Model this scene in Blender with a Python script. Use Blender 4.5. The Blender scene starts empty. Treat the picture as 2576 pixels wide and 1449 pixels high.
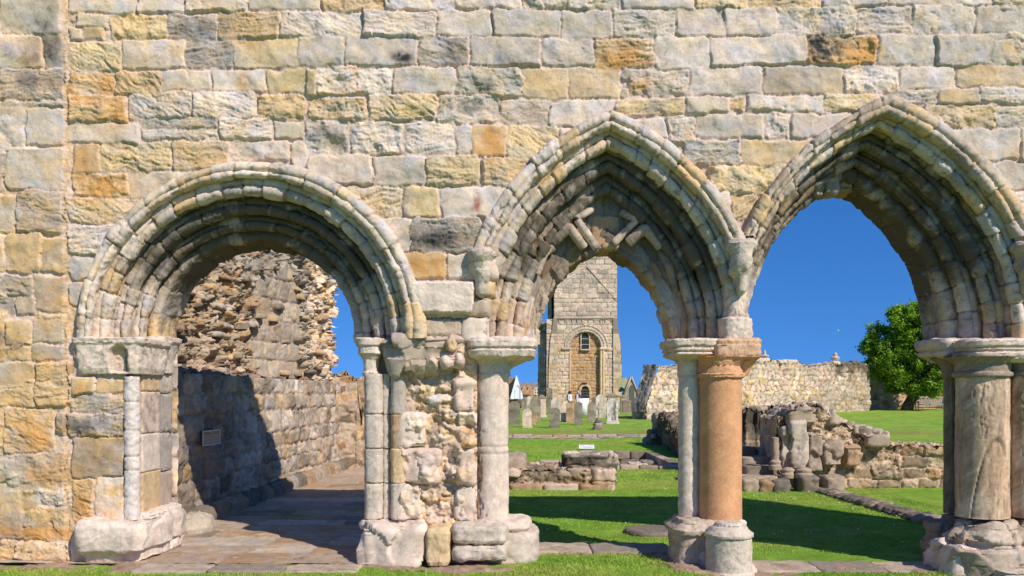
import bpy, math, random
import numpy as np
from math import radians, sin, cos, pi, sqrt

rng = np.random.default_rng(7)
random.seed(7)
CAMY, CAMZ, F, PX, PY = -8.5, 1.6, 2227.0, 1288.0, 990.0     # photo survey: camera place, focal length and vanishing point
def X(px, d): return (px - PX) / F * d
def Z(py, d): return CAMZ - (py - PY) / F * d
def Yd(d): return d + CAMY

# ------------------------------------------------------------ colour helpers
def lin(c):
    c = np.asarray(c, float) / 255.0
    return np.where(c <= .04045, c / 12.92, ((c + .055) / 1.055) ** 2.4)
ALB = 0.86
COL = {k: lin(v) * ALB * np.array([1.06, .955, .965]) for k, v in dict(
    G=(207, 198, 178), W=(223, 211, 190), P=(218, 198, 176), B=(212, 188, 144), O=(207, 160, 94), Y=(218, 198, 152),
    D=(180, 173, 158), E=(203, 195, 170), K=(125, 115, 100), M=(212, 194, 174), S=(188, 174, 150), T=(186, 158, 122),
    R=(176, 134, 100), N=(134, 128, 112), Q=(222, 215, 204), H=(212, 160, 116), I=(226, 178, 140), L=(150, 141, 122)).items()}

# ------------------------------------------------------------ tileable noise tables
def fftnoise(beta, n=512, seed=0, lo=2):
    r = np.random.default_rng(seed)
    fx = np.fft.fftfreq(n)[:, None] * n; fy = np.fft.fftfreq(n)[None] * n
    f = np.sqrt(fx**2 + fy**2); f[0, 0] = 1
    amp = f ** (-beta); amp[f < lo] = 0
    a = np.fft.ifft2(np.fft.fft2(r.standard_normal((n, n))) * amp).real
    return (a / a.std()).astype(np.float32)
NF = fftnoise(1.5, seed=1)      # soft fractal
NR = fftnoise(1.05, seed=2)     # rough fractal
NM = fftnoise(2.1, seed=3, lo=3)
NS = fftnoise(2.3, seed=4, lo=3)     # smooth lumps
def samp(T, x, y):
    n = T.shape[0]
    x = np.asarray(x, float) * n; y = np.asarray(y, float) * n
    xi = np.floor(x).astype(np.int64); yi = np.floor(y).astype(np.int64)
    fx = x - xi; fy = y - yi
    x0 = xi % n; x1 = (xi + 1) % n; y0 = yi % n; y1 = (yi + 1) % n
    return (T[x0, y0] * (1-fx) + T[x1, y0] * fx) * (1-fy) + (T[x0, y1] * (1-fx) + T[x1, y1] * fx) * fy
def ss(a, b, x):
    t = np.clip((np.asarray(x, float) - a) / (b - a), 0, 1)
    return t * t * (3 - 2 * t)

# ------------------------------------------------------------ masonry as height + colour over a (u, v) grid
def masonry(u, v, stones, mortar='M', edge=.022, wob=.010, hs=.022, seed=0, texk=1., base_h=None, joint_dark=.0, dome_=.010, crr=(.12, .38), grow=.002):
    """stones: list of (u0,v0,u1,v1,colour,texture,protrusion)"""
    U, V = np.meshgrid(u, v)
    o = seed * .37
    H = .004 * samp(NR, U/1.3 + o, V/1.3) + .003 * samp(NF, U/.5, V/.5 + o)
    C = np.empty(U.shape + (3,)); C[:] = COL[mortar] if isinstance(mortar, str) else mortar
    C *= (1 + .07 * samp(NR, U/.9 + .3, V/.9 + o))[..., None]
    if joint_dark: C *= 1 - joint_dark
    best = np.zeros(U.shape)
    r = np.random.default_rng(100 + seed)
    wx = wob * samp(NM, U/1.1 + o + .1, V/1.1 + .7); wy = wob * samp(NM, U/1.1 + o + .6, V/1.1 + .2)
    for (a0, b0, a1, b1, c, t, pr) in stones:
        i0, i1 = np.searchsorted(u, [a0 - .03, a1 + .03]); j0, j1 = np.searchsorted(v, [b0 - .03, b1 + .03])
        if i1 <= i0 or j1 <= j0: continue
        x = U[j0:j1, i0:i1] + wx[j0:j1, i0:i1]; y = V[j0:j1, i0:i1] + wy[j0:j1, i0:i1]
        cx, cy = (a0 + a1)/2, (b0 + b1)/2; hw, hh = (a1-a0)/2 + grow, (b1-b0)/2 + grow
        sx, sy = r.random(2) * 10
        rot = r.normal() * .012
        lx = (x - cx) + (y - cy) * rot; ly = (y - cy) - (x - cx) * rot
        cr = min(hw, hh) * r.uniform(*crr)
        if t == 'o': cr = min(hw, hh) * .95
        qx = np.abs(lx) - hw + cr; qy = np.abs(ly) - hh + cr
        d = -(np.minimum(np.maximum(qx, qy), 0) + np.hypot(np.maximum(qx, 0), np.maximum(qy, 0)) - cr)
        d = d + .0045 * samp(NF, x/.7 + sx, y/.7 + sy)
        e = edge * r.uniform(.7, 1.5)
        m = ss(0, e, d)
        big = samp(NM, x/1.1 + sx, y/1.1 + sy)
        rough = samp(NR, x/.6 + sx, y/.6 + sy)
        if t == 'l': ang = r.normal() * .06
        elif t == 'd': ang = r.choice([-1, 1, 1]) * r.uniform(.25, .6) * -1
        else: ang = r.normal() * .1
        q = ly * cos(ang) - lx * sin(ang); p = lx * cos(ang) + ly * sin(ang)
        q = q + .010 * big
        lam = samp(NR, p/4.5 + sx, q/.62 + sy)
        lam2 = samp(NF, p/2.2 + sy, q/.35 + sx)
        dome = dome_ * min(1, min(hw, hh) / .10) * (1 - (np.abs(lx)/max(hw, .01))**2.5) * (1 - (np.abs(ly)/max(hh, .01))**2.5)
        hs1 = hs * (r.uniform(.6, 1.1) if r.random() < .8 else r.uniform(1.2, 2.))
        k = dict(s=(.0006, .0035, .0005), l=(.0054, .0036, .0008), d=(.0060, .0042, .0008), r=(.0042, .010, .0030), p=(.001, .004, .0012), o=(.001, .005, .0006))[t]
        h = k[0] * np.minimum(lam, .8) + k[0]*.7 * np.minimum(lam2, .5) + k[1] * big + k[2] * rough
        if t in 'ld':   # a few open bedding cracks
            h = h - .012 * ss(1.35, 1.9, lam2 + .2*rough)
        if t in 'pr':
            h = h - .014 * ss(1.5, 2.2, samp(NF, x/.42 + sy, y/.42 + sx))
        tx, ty = r.normal(size=2) * .022
        h = pr + m * (hs1 + texk * h + dome + lx * tx + ly * ty)
        cc = COL[c] if isinstance(c, str) else np.asarray(c)
        if isinstance(c, str) and c in 'OH':
            fo_ = ss(-1.1, 1.3, samp(NF, x/1.3 + sx + .7, y/.8 + sy))[..., None] * (.85 if c == 'O' else 1.)
            cc = COL['B'] * (1 - fo_) + COL[c] * fo_
        sec = COL[r.choice(list('GWDBYESPO'), p=[.2, .16, .12, .16, .1, .08, .08, .07, .03])]
        f = .5 * ss(-.2, 1.7, samp(NF, x/1.6 + sy, y/1.0 + sx + .4))
        col = cc * (1 - f[..., None]) + sec * f[..., None]
        if t in 'ld':
            lk = np.clip(lam, -2, 2)
            col = col * (1 + .075 * lk)[..., None]
        col = col * (1 + .05 * rough + .04 * big)[..., None]
        wc = samp(NF, x/.9 + sy + .2, y/.7 + sx); col = col * (1 + np.stack([.045*wc, .01*wc, -.07*wc], -1))
        sp = ss(1.5, 2.6, samp(NR, x/.35 + sy, y/.3 + sx)); col = col * (1 - .35 * sp)[..., None]
        g = ss(1.3, 2.3, samp(NR, x/.9 + sx + .5, y/.9 + sy + .2)) * r.uniform(0, .35)
        col = col * (1 - g)[..., None] + COL['K'] * g[..., None] * .8
        jit = 1 + r.normal() * .06
        col = col * jit
        w = (m > .45) & (m * 1.0 + d > best[j0:j1, i0:i1])
        sub = H[j0:j1, i0:i1]
        H[j0:j1, i0:i1] = np.where(m > 0, np.maximum(sub, h), sub) if pr >= 0 else np.where(m > .05, h, sub)
        C[j0:j1, i0:i1][w] = col[w]
        best[j0:j1, i0:i1] = np.where(w, m + d, best[j0:j1, i0:i1])
    return H, np.clip(C, .015, .9), best

def courses(u0, u1, v0, v1, ch=(.2, .3), cw=(.3, .6), pal='GWBDYE', tex='sldrp', seed=0, prot=.008, gap=.012):
    r = np.random.default_rng(seed); out = []; y = v0
    while y < v1 - .02:
        h = r.uniform(*ch); 
        if y + h > v1 - ch[0]*.4: h = v1 - y
        x = u0 - r.uniform(0, cw[0])
        while x < u1:
            w = r.uniform(*cw)
            out.append((x + gap/2, y + gap/2, x + w - gap/2, y + h - gap/2, r.choice(list(pal)), r.choice(list(tex)), abs(r.normal()) * prot))
            x += w
        y += h
    return out

def rubble(u, v, sx=.16, sy=.1, pal='GWBDT', mortar='M', amp=.03, seed=0, rough=.012, warp=.03):
    U, V = np.meshgrid(u, v); r = np.random.default_rng(seed + 50)
    x = U + warp * samp(NF, U/1.5 + .1*seed, V/1.5); y = V + warp*.7 * samp(NF, U/1.5, V/1.5 + .5 + .1*seed)
    gx = x / sx; gy = y / sy
    gx = gx + .5 * (np.floor(gy) % 2)
    tab = r.random((64, 64, 6))
    ix = np.floor(gx).astype(int); iy = np.floor(gy).astype(int)
    d1 = np.full(U.shape, 9.); d2 = np.full(U.shape, 9.); bi = np.zeros(U.shape, int); bj = np.zeros(U.shape, int)
    for dj in (-1, 0, 1):
        for di in (-1, 0, 1):
            a = (ix + di) % 64; b = (iy + dj) % 64
            px = ix + di + .15 + .7 * tab[a, b, 0]; py = iy + dj + .15 + .7 * tab[a, b, 1]
            ex = np.abs(gx - px); ey = np.abs(gy - py)
            d = (ex**2.6 + ey**2.6) ** (1/2.6)
            nb = d < d1
            d2 = np.where(nb, d1, np.minimum(d2, d)); d1 = np.where(nb, d, d1)
            bi = np.where(nb, a, bi); bj = np.where(nb, b, bj)
    e = d2 - d1
    m = ss(.03, .26, e)
    T = tab[bi, bj]
    rg = samp(NR, U/.5 + T[..., 2]*9, V/.5 + T[..., 3]*9)
    lam = samp(NR, U/3 + T[..., 2]*5, V/.5 + T[..., 4]*5)
    H = m * (amp * (.25 + 1.1 * T[..., 2]**1.5) + rough * .5 * rg + rough * .7 * np.minimum(lam, .6)) + rough * .5 * samp(NR, U/.8, V/.8)
    P = np.array([COL[k] for k in pal])
    C = P[(T[..., 3] * len(P)).astype(int) % len(P)] * (.82 + .36 * T[..., 4])[..., None]
    mt = COL[mortar] if isinstance(mortar, str) else np.asarray(mortar)
    C = np.where((m > .4)[..., None], C, mt)
    C = C * (1 + .09 * rg + .05 * samp(NF, U/2, V/2))[..., None]
    return H, np.clip(C, .012, .9), m

# ------------------------------------------------------------ geometry containers
class Geo:
    def __init__(s): s.V = []; s.Q = []; s.C = []; s.n = 0
    def add(s, V, Q, C):
        V = np.asarray(V, float).reshape(-1, 3); Q = np.asarray(Q, int).reshape(-1, 4)
        C = np.asarray(C, float)
        if C.ndim == 1: C = np.tile(C[:3], (len(V), 1))
        s.V.append(V); s.Q.append(Q + s.n); s.C.append(C.reshape(-1, 3)); s.n += len(V)
        return s

def grid_quads(nv, nu, mask=None, wrap=False):
    idx = np.arange(nv * nu).reshape(nv, nu)
    if wrap: idx = np.concatenate([idx, idx[:, :1]], 1)
    a = idx[:-1, :-1]; b = idx[:-1, 1:]; c = idx[1:, 1:]; d = idx[1:, :-1]
    Q = np.stack([a, b, c, d], -1)
    if mask is not None:
        mm = mask
        if wrap: mm = np.concatenate([mm, mm[:, :1]], 1)
        k = mm[:-1, :-1] & mm[:-1, 1:] & mm[1:, 1:] & mm[1:, :-1]
        Q = Q[k]
    return Q.reshape(-1, 4)

def normals(P):
    du = np.gradient(P, axis=1); dv = np.gradient(P, axis=0)
    n = np.cross(du, dv); l = np.linalg.norm(n, axis=-1, keepdims=True)
    return n / np.maximum(l, 1e-9)

def surf(geo, P, H, C, mask=None, flip=False, wrap=False):
    """displace grid P by H along its normal and add"""
    if wrap:
        Pw = np.concatenate([P[:, -1:], P, P[:, :1]], 1); N = normals(Pw)[:, 1:-1]
    else: N = normals(P)
    if flip: N = -N
    P2 = P + N * H[..., None]
    Q = grid_quads(P.shape[0], P.shape[1], mask, wrap)
    if flip: Q = Q[:, ::-1]
    geo.add(P2, Q, C)

def loft(geo, cx, cy, levels, col, step=.02, disp=.004, dscale=.6, joints=(), exp=2., seed=0, nmax=140, streak=0., lean=(0, 0), groove=.008, sec=None, nz=None, rot=0., bed=.0022, facet=None):
    """closed-section solid: levels = [(z, ax, ay[, exp])]"""
    L = [tuple(l) + ((exp,) if len(l) == 3 else ()) for l in levels]
    zz, aa, bb, ee = [np.array(t, float) for t in zip(*L)]
    t = np.concatenate([[0], np.cumsum(np.sqrt(np.diff(zz)**2 + np.diff(aa)**2 + np.diff(bb)**2) + 1e-6)])
    n = int(max(len(L), min(400, t[-1] / step))) if nz is None else nz
    tv = np.union1d(np.linspace(0, t[-1], n), t)
    z = np.interp(tv, t, zz); a = np.interp(tv, t, aa); b = np.interp(tv, t, bb); e = np.interp(tv, t, ee)
    nu = int(np.clip(2 * pi * max(aa.max(), bb.max()) / step, 10, nmax))
    th = np.linspace(0, 2*pi, nu, endpoint=False)
    c, s = np.cos(th)[None], np.sin(th)[None]
    k = (np.abs(c)**e[:, None] + np.abs(s)**e[:, None]) ** (-1 / e[:, None])
    Px = a[:, None] * k * c; Py = b[:, None] * k * s
    if rot:
        Px, Py = Px*cos(rot) - Py*sin(rot), Px*sin(rot) + Py*cos(rot)
    Px = Px + cx + lean[0] * (z[:, None] - zz[0]); Py = Py + cy + lean[1] * (z[:, None] - zz[0])
    Zg = np.repeat(z[:, None], nu, 1)
    P = np.stack([Px, Py, Zg], -1)
    o = seed * .173
    q1 = (Px + Py * .7) / dscale; q2 = (Zg + Py * .6 - Px * .3) / dscale
    # noise must close round the section: sample on x/y/z mixes instead of the angle
    lum = samp(NS, q1*.42 + o, q2*.42); H = disp * (.62 * np.abs(lum) - .3 + .28 * samp(NM, q1*1.1 + .3, q2*1.1 + o) + .10 * samp(NR, q1*.9 + .3, q2*.9)) + bed * samp(NR, q1*.12 + o, Zg/.55 + .1*lum)
    if facet:
        fa, K = facet; rf = np.random.default_rng(seed + 900); lo_ = P.reshape(-1, 3).min(0); hi_ = P.reshape(-1, 3).max(0)
        sp_ = lo_ + rf.random((K, 3)) * (hi_ - lo_); Pq = P.reshape(-1, 3) + .02 * np.stack([lum.ravel(), lum.ravel()[::-1], lum.ravel()], -1)
        dd_ = ((Pq[:, None] - sp_[None])**2).sum(-1); kk = dd_.argmin(1); nd = rf.normal(size=(K, 3)); nd /= np.linalg.norm(nd, axis=1, keepdims=True)
        off_ = ((Pq - sp_[kk]) * nd[kk]).sum(-1) * .35 + (rf.random(K)[kk] - .6) * fa
        H = H * .4 + np.clip(off_, -fa, fa).reshape(H.shape); fcol = (.9 + .2 * rf.random(K))[kk].reshape(H.shape)
    fin = np.minimum(1, np.minimum(a, b) / max(.02, disp * 4))[:, None]
    H = H * fin
    for j in joints: H = H - groove * np.exp(-((Zg - j) / .008)**2)
    cc = COL[col] if isinstance(col, str) else np.asarray(col)
    s2 = COL[sec] if isinstance(sec, str) else cc * np.array([.86, .84, .8])
    f = .6 * ss(.0, 1.5, samp(NF, q1*.6 + o + .5, q2*.6 + .2))
    C = cc * (1 - f[..., None]) + s2 * f[..., None]
    if facet: C = C * fcol[..., None]
    C = C * (1 + .07 * samp(NR, q1*1.2 + o, q2*1.2))[..., None]
    if streak: C = C * (1 + streak * samp(NR, q1 * 1.5 + .3, q2 * .15 + o))[..., None]
    for j in joints: C = C * (1 - .35 * np.exp(-((Zg - j) / .008)**2))[..., None]
    surf(geo, P, H, np.clip(C, .01, .9), wrap=True)
    return geo

def block(geo, x0, x1, y0, y1, z0, z1, col, r=.02, disp=.006, step=.03, seed=0, sec=None, exp=9, top=1., **k):
    cx, cy, a, b = (x0+x1)/2, (y0+y1)/2, (x1-x0)/2, (y1-y0)/2
    r = min(r, a*.6, b*.6, (z1-z0)*.45)
    lv = [(z0, .002, .002, exp), (z0, a-r, b-r, exp), (z0+r*.3, a-r*.3, b-r*.3, exp), (z0+r, a, b, exp),
          (z1-r, a*top, b*top, exp), (z1-r*.3, a*top-r*.3, b*top-r*.3, exp), (z1, a*top-r, b*top-r, exp), (z1, .002, .002, exp)]
    return loft(geo, cx, cy, lv, col, step=step, disp=disp, seed=seed, sec=sec, **k)

def box(geo, x0, x1, y0, y1, z0, z1, col):
    V = [(x, y, z) for z in (z0, z1) for y in (y0, y1) for x in (x0, x1)]
    Q = [(0, 2, 3, 1), (4, 5, 7, 6), (0, 1, 5, 4), (2, 6, 7, 3), (0, 4, 6, 2), (1, 3, 7, 5)]
    geo.add(V, Q, COL[col] if isinstance(col, str) else col); return geo

def tube(geo, pts, rad, col, n=8):
    pts = np.asarray(pts, float); rad = np.broadcast_to(np.asarray(rad, float), (len(pts),))
    T = np.gradient(pts, axis=0); T /= np.linalg.norm(T, axis=1, keepdims=True) + 1e-9
    up = np.array([0, 0, 1.]) if abs(T[0, 2]) < .9 else np.array([0, 1., 0])
    A = np.cross(T, up); A /= np.linalg.norm(A, axis=1, keepdims=True) + 1e-9; B = np.cross(A, T)
    th = np.linspace(0, 2*pi, n, endpoint=False)
    P = pts[:, None] + rad[:, None, None] * (A[:, None] * np.cos(th)[None, :, None] + B[:, None] * np.sin(th)[None, :, None])
    P = np.concatenate([np.repeat(pts[:1, None], n, 1) + (P[:1]-pts[:1, None])*.01, P, np.repeat(pts[-1:, None], n, 1) + (P[-1:]-pts[-1:, None])*.01], 0)
    geo.add(P, grid_quads(P.shape[0], n, wrap=True), COL[col] if isinstance(col, str) else col); return geo

# ------------------------------------------------------------ Blender objects
scene = bpy.context.scene
coll = bpy.data.collections.new('Place'); scene.collection.children.link(coll)
WL = {}
def build(name, geo, mat, parent=None, smooth=True, label=None, cat=None, group=None, kind=None, loc=None):
    V = np.concatenate(geo.V); Q = np.concatenate(geo.Q); C = np.concatenate(geo.C)
    base = np.array(loc if loc is not None else (WL[parent.name] if parent else (0, 0, 0)), float)
    me = bpy.data.meshes.new(name)
    me.vertices.add(len(V)); me.vertices.foreach_set('co', (V - base).astype(np.float32).ravel())
    me.loops.add(Q.size); me.loops.foreach_set('vertex_index', Q.astype(np.int32).ravel())
    me.polygons.add(len(Q)); me.polygons.foreach_set('loop_start', np.arange(0, Q.size, 4, dtype=np.int32))
    me.polygons.foreach_set('use_smooth', np.full(len(Q), smooth, bool))
    me.update(calc_edges=True)
    at = me.color_attributes.new('Col', 'FLOAT_COLOR', 'POINT')
    at.data.foreach_set('color', np.concatenate([C, np.ones((len(C), 1))], 1).astype(np.float32).ravel())
    me.materials.append(mat)
    o = bpy.data.objects.new(name, me); coll.objects.link(o)
    if parent:
        o.parent = parent; WL[o.name] = WL[parent.name]
        o.location = base - np.array(WL[parent.name])
    else:
        o.location = base; WL[o.name] = tuple(base)
    tag(o, label, cat, group, kind)
    return o
def tag(o, label=None, cat=None, group=None, kind=None):
    if label: o['label'] = label
    if cat: o['category'] = cat
    if group: o['group'] = group
    if kind: o['kind'] = kind
def thing(name, loc, label, cat, group=None):
    o = bpy.data.objects.new(name, None); coll.objects.link(o); o.location = loc; o.empty_display_size = .2
    WL[o.name] = tuple(loc); tag(o, label, cat, group); return o

# ------------------------------------------------------------ materials
def mat(name, rough=.92, grain=.10, gscale=60., bump=.25, bdist=.004, bscale=90., spec=.25, streak=False, metal=0.):
    m = bpy.data.materials.new(name); m.use_nodes = True; nt = m.node_tree; N = nt.nodes; L = nt.links
    b = N['Principled BSDF']; b.inputs['Roughness'].default_value = rough; b.inputs['Specular IOR Level'].default_value = spec
    b.inputs['Metallic'].default_value = metal
    at = N.new('ShaderNodeAttribute'); at.attribute_name = 'Col'
    tc = N.new('ShaderNodeTexCoord')
    n1 = N.new('ShaderNodeTexNoise'); n1.inputs['Scale'].default_value = gscale; n1.inputs['Detail'].default_value = 6; n1.inputs['Roughness'].default_value = .75
    n2 = N.new('ShaderNodeTexNoise'); n2.inputs['Scale'].default_value = gscale * .12; n2.inputs['Detail'].default_value = 8; n2.inputs['Roughness'].default_value = .7
    L.new(tc.outputs['Object'], n1.inputs['Vector']); L.new(tc.outputs['Object'], n2.inputs['Vector'])
    ad = N.new('ShaderNodeMath'); ad.operation = 'ADD'; L.new(n1.outputs['Fac'], ad.inputs[0]); L.new(n2.outputs['Fac'], ad.inputs[1])
    mr = N.new('ShaderNodeMapRange'); mr.inputs['From Min'].default_value = .6; mr.inputs['From Max'].default_value = 1.4
    mr.inputs['To Min'].default_value = 1 - grain*1.6; mr.inputs['To Max'].default_value = 1 + grain*1.6
    L.new(ad.outputs[0], mr.inputs['Value'])
    mx = N.new('ShaderNodeVectorMath'); mx.operation = 'SCALE'
    L.new(at.outputs['Color'], mx.inputs[0]); L.new(mr.outputs[0], mx.inputs['Scale']); L.new(mx.outputs[0], b.inputs['Base Color'])
    if bump:
        n3 = N.new('ShaderNodeTexNoise'); n3.inputs['Scale'].default_value = bscale; n3.inputs['Detail'].default_value = 8; n3.inputs['Roughness'].default_value = .7
        L.new(tc.outputs['Object'], n3.inputs['Vector'])
        bp = N.new('ShaderNodeBump'); bp.inputs['Strength'].default_value = bump; bp.inputs['Distance'].default_value = bdist
        L.new(n3.outputs['Fac'], bp.inputs['Height']); L.new(bp.outputs[0], b.inputs['Normal'])
    return m
STONE = mat('weathered_sandstone', grain=.13, gscale=45, bump=.7, bdist=.008, bscale=35)
FAR = mat('distant_masonry', grain=.16, gscale=3.5, bump=.5, bdist=.05, bscale=4)
PLAIN = mat('plain_paint', grain=.04, bump=0)
# ============================================================ THE ARCADE WALL
S = """
0 0 8 88 Bs|12 0 165 92 Es|0 97 113 176 Ps|118 94 168 177 Ds|4 180 170 255 Dl|20 257 167 272 Gl|0 274 70 368 Wp|72 276 167 367 Gs|0 372 17 483 Ps|21 372 167 482 Gs
0 496 47 588 Bs|50 484 167 588 Sl|0 595 20 688 Bs|23 593 112 688 Bs|114 602 168 688 Bs|0 698 92 742 Sl|0 745 45 793 Ss|48 745 92 793 Ss|93 695 168 788 Ss|100 792 167 805 Bl|0 802 18 910 Os|22 808 85 868 Bs|86 805 168 864 Ss|22 872 83 908 Bs|84 868 168 906 Ss
0 912 92 1020 Bs|96 912 178 1020 Bl|0 1026 14 1125 Od|17 1026 142 1137 Bd|0 1140 178 1224 Sr|0 1228 62 1348 Es|68 1228 180 1270 Gr|68 1276 184 1360 Bd|0 1354 40 1404 Pr|45 1365 178 1408 Gr
180 -4 345 36 Es|348 -4 467 34 Gs|470 -4 627 32 Wp|629 -4 810 31 Es|816 -4 966 33 Br|970 -4 1142 27 Wp|1144 -4 1314 24 Wp|1316 -4 1438 24 Gr|1440 -4 1561 26 Er|1565 -4 1743 24 Ws|1747 -4 1882 22 Yr|1886 -4 2067 20 Bl|2069 -4 2230 18 Gp|2233 -4 2358 17 Gs|2362 -4 2490 17 Ws|2492 -4 2600 20 Yr
180 75 210 103 Bs|212 72 265 101 Bs|200 40 275 70 Es|280 38 422 103 Yr|424 37 550 101 Dl|553 36 706 100 Bl|708 34 911 100 Gd|915 33 1094 96 Wl|1096 27 1236 94 Gs|1240 27 1411 92 Gs|1415 30 1539 96 Ws|1541 28 1698 95 Gl|1700 22 1824 90 Gs|1826 20 1955 89 Ws|1957 18 2150 92 Gr|2152 20 2292 88 Wl|2294 19 2446 87 Gp|2448 20 2600 88 Gs
175 108 308 180 Yd|310 102 468 174 Ws|470 102 589 172 Dl|592 102 754 175 Ys|756 98 869 170 Gs|872 97 1052 170 Gs|1055 96 1181 168 Dd|1184 94 1359 166 Gs|1362 97 1492 163 Wp|1495 98 1642 170 Ol|1645 94 1783 175 Ws|1786 92 2026 164 Ws|2030 93 2203 164 Or|2206 90 2348 164 Gs|2351 90 2526 164 Gs|2528 88 2600 163 Er
174 183 287 240 Od|291 183 407 237 Bd|410 178 471 230 Ws|472 178 533 230 Ws|539 181 669 233 Ws|673 180 771 237 Ys|773 180 799 240 Ys|801 170 987 240 Wr|990 173 1145 240 Gs|1148 170 1312 243 Er|1315 170 1428 247 Bs|1430 168 1560 247 Bs|1563 172 1590 198 Go|1564 223 1583 246 Go|1583 178 1730 238 Wr|1735 170 1914 240 Ws|1917 167 2119 239 Ss|2121 168 2259 235 Wr|2264 168 2400 225 Ws|2405 166 2600 221 Bs
170 240 317 305 Ol|322 235 486 296 Gd|489 235 645 296 Wd|650 240 765 300 Br|775 246 925 302 Br|929 240 1100 303 Yd|1102 242 1255 312 Gr|1259 250 1381 313 Sl|1384 252 1560 318 Ws|1547 248 1720 292 Yl|1722 246 1830 287 Gs|1833 246 1873 284 Br|1877 244 2070 283 Wp|2072 240 2240 282 Yl|2240 226 2357 262 Gl|2359 227 2459 261 Bs|2462 222 2600 260 Gl
167 310 350 360 Gs|357 298 553 325 Dl|357 327 553 352 Gl|556 300 684 352 Wl|688 305 765 352 Es|767 303 877 385 Gr|881 307 1015 386 Wr|1018 309 1146 390 Wl|1150 315 1187 395 Wo|1188 318 1272 398 Os|1274 317 1403 402 Yd|1406 322 1500 402 Ws|1590 300 1675 350 Wp|1678 296 1745 358 Wr|1748 290 1918 350 Gs|1924 286 1985 350 Wr|1988 288 2160 350 Ws|2325 265 2505 322 Yr|2507 267 2600 322 El
186 365 249 436 Bs|252 357 431 431 Yd|435 357 579 428 Bl|581 355 726 405 Wp|731 355 770 425 Wo|773 390 935 460 Ws|939 393 1071 465 Ws|1074 397 1204 470 Yl|1213 402 1400 474 Bd|1640 352 1715 420 Wp|1718 355 1858 417 Gl|1861 355 2060 416 Bs|2360 325 2565 406 Gs|2568 325 2600 406 Gs|774 385 900 392 Gs
183 437 322 498 Or|325 433 520 497 Gs|867 467 1012 542 Yd|1015 470 1106 545 Ys|1110 473 1300 550 Ws|1780 419 1990 485 Yr|2440 410 2600 480 Gs
170 500 345 563 Bd|170 567 330 640 Wl|172 643 240 705 Go|172 709 211 770 Go|214 709 300 770 Yr|925 548 1030 635 Ws|1032 548 1210 635 Dl|950 550 1028 560 Ws|1005 638 1122 702 Os|1125 638 1260 702 Ws|1840 488 1905 550 Bd|2490 485 2600 560 Wr|1800 488 1838 540 Ws
195 775 240 840 Ws|242 778 300 842 Bs|1175 706 1215 850 Ws|1005 770 1040 850 Bs
152 912 190 940 Os|192 855 220 912 Bs|180 950 240 990 Os|243 950 320 990 Bs|178 992 318 1040 Dl|148 1043 318 1096 Dr|182 1100 318 1198 Ss|184 1206 236 1322 Bd|238 1200 318 1322 Ws|180 1322 320 1420 Ws
"""
FS = 262.0
def px2u(px): return (px - PX) / FS
def py2v(py): return CAMZ + (PY - py) / FS
stones = []
r0 = np.random.default_rng(5)
for t in S.replace('\n', '|').split('|'):
    t = t.split()
    if len(t) < 5: continue
    a, b, c, d = map(float, t[:4]); k = t[4]
    pr = abs(r0.normal()) * .012 + .002
    stones.append((px2u(a), py2v(d), px2u(c), py2v(b), k[0], k[1], pr))
UL, UR, ZT = -6.6, 8.3, 5.74
stones += [s for s in courses(UL, px2u(-3), 0, py2v(-8), seed=3) ]
stones = [s for s in stones]
stones += courses(px2u(182), UR, py2v(-6), ZT, ch=(.22, .27), cw=(.4, .7), seed=5)
stones += [(px2u(2602) + a, b, px2u(2602) + c, d, e, f, g) for (a, b, c, d, e, f, g) in courses(0, UR - px2u(2602), 0, py2v(-6), ch=(.22, .28), cw=(.45, .7), seed=6)]
# keep the clipped generators from crossing the surveyed stones
def clipgen(s):
    return s
STEP = .0095
u = np.arange(UL, UR, STEP); v = np.arange(-.25, ZT, STEP)
Hm, Cm, bst = masonry(u, v, stones, seed=1, hs=.0125, wob=.007, edge=.014, dome_=.0055, grow=.004, crr=(.10, .34))

# ---- the three arches: centre x, half width of the opening, two-centred offset, springing stilt, total depth of mouldings, shift
ZS = 2.115
class Arch:
    def __init__(s, cx, w, c, T, sh=0., st=0.): s.cx, s.w, s.c, s.T, s.sh, s.st = cx, w, c, T, sh, st
    def pt(s, t, o, w=None, c=None):
        """t in -1..1 (left springing, crown, right springing), o = offset outwards"""
        w = s.w if w is None else w; c = s.c if c is None else c
        rho = w + c + o; fa = np.arccos(np.clip(c / rho, -1, 1))
        L = rho * fa + s.st
        dist = (1 - np.abs(t)) * L          # 0 at springing is |t| = 1
        ph = np.maximum(dist - s.st, 0) / rho
        x = rho * np.cos(ph) - c; z = ZS + np.minimum(dist, s.st) + rho * np.sin(ph)
        return s.cx + s.sh * o / s.T + np.sign(t + 1e-12) * x, z
    def length(s, o):
        rho = s.w + s.c + o; return 2 * (rho * math.acos(s.c / rho) + s.st)
    def off(s, x, z):
        """signed offset of a point from the opening line (positive outside)"""
        zz = z - ZS - s.st
        o = np.zeros_like(x)
        for _ in range(3):
            cx = s.cx + s.sh * np.clip(o, 0, s.T) / s.T
            dx = np.abs(x - cx)
            o = np.where(zz > 0, np.hypot(dx + s.c, zz) - (s.w + s.c), dx - s.w)
        return o
A1 = Arch(-2.60, 1.01, 0., .64, .11, .04)
A2 = Arch(.94, .72, .887, .755)
A3 = Arch(3.40, 1.03, .875, .57, .2)
ARCHES = (A1, A2, A3)
UU, VV = np.meshgrid(u, v)
keep = np.ones(UU.shape, bool)
for A, zlow, olow in ((A1, 9, .512), (A2, 9, .612), (A3, 9, .442)):
    keep &= ~((A.off(UU, VV) < np.where(VV < zlow, olow, A.T - .10)) & (VV > ZS - .01))
below = VV <= ZS
keep &= ~(below & (UU > px2u(316)) & (UU < 5.55))
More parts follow.
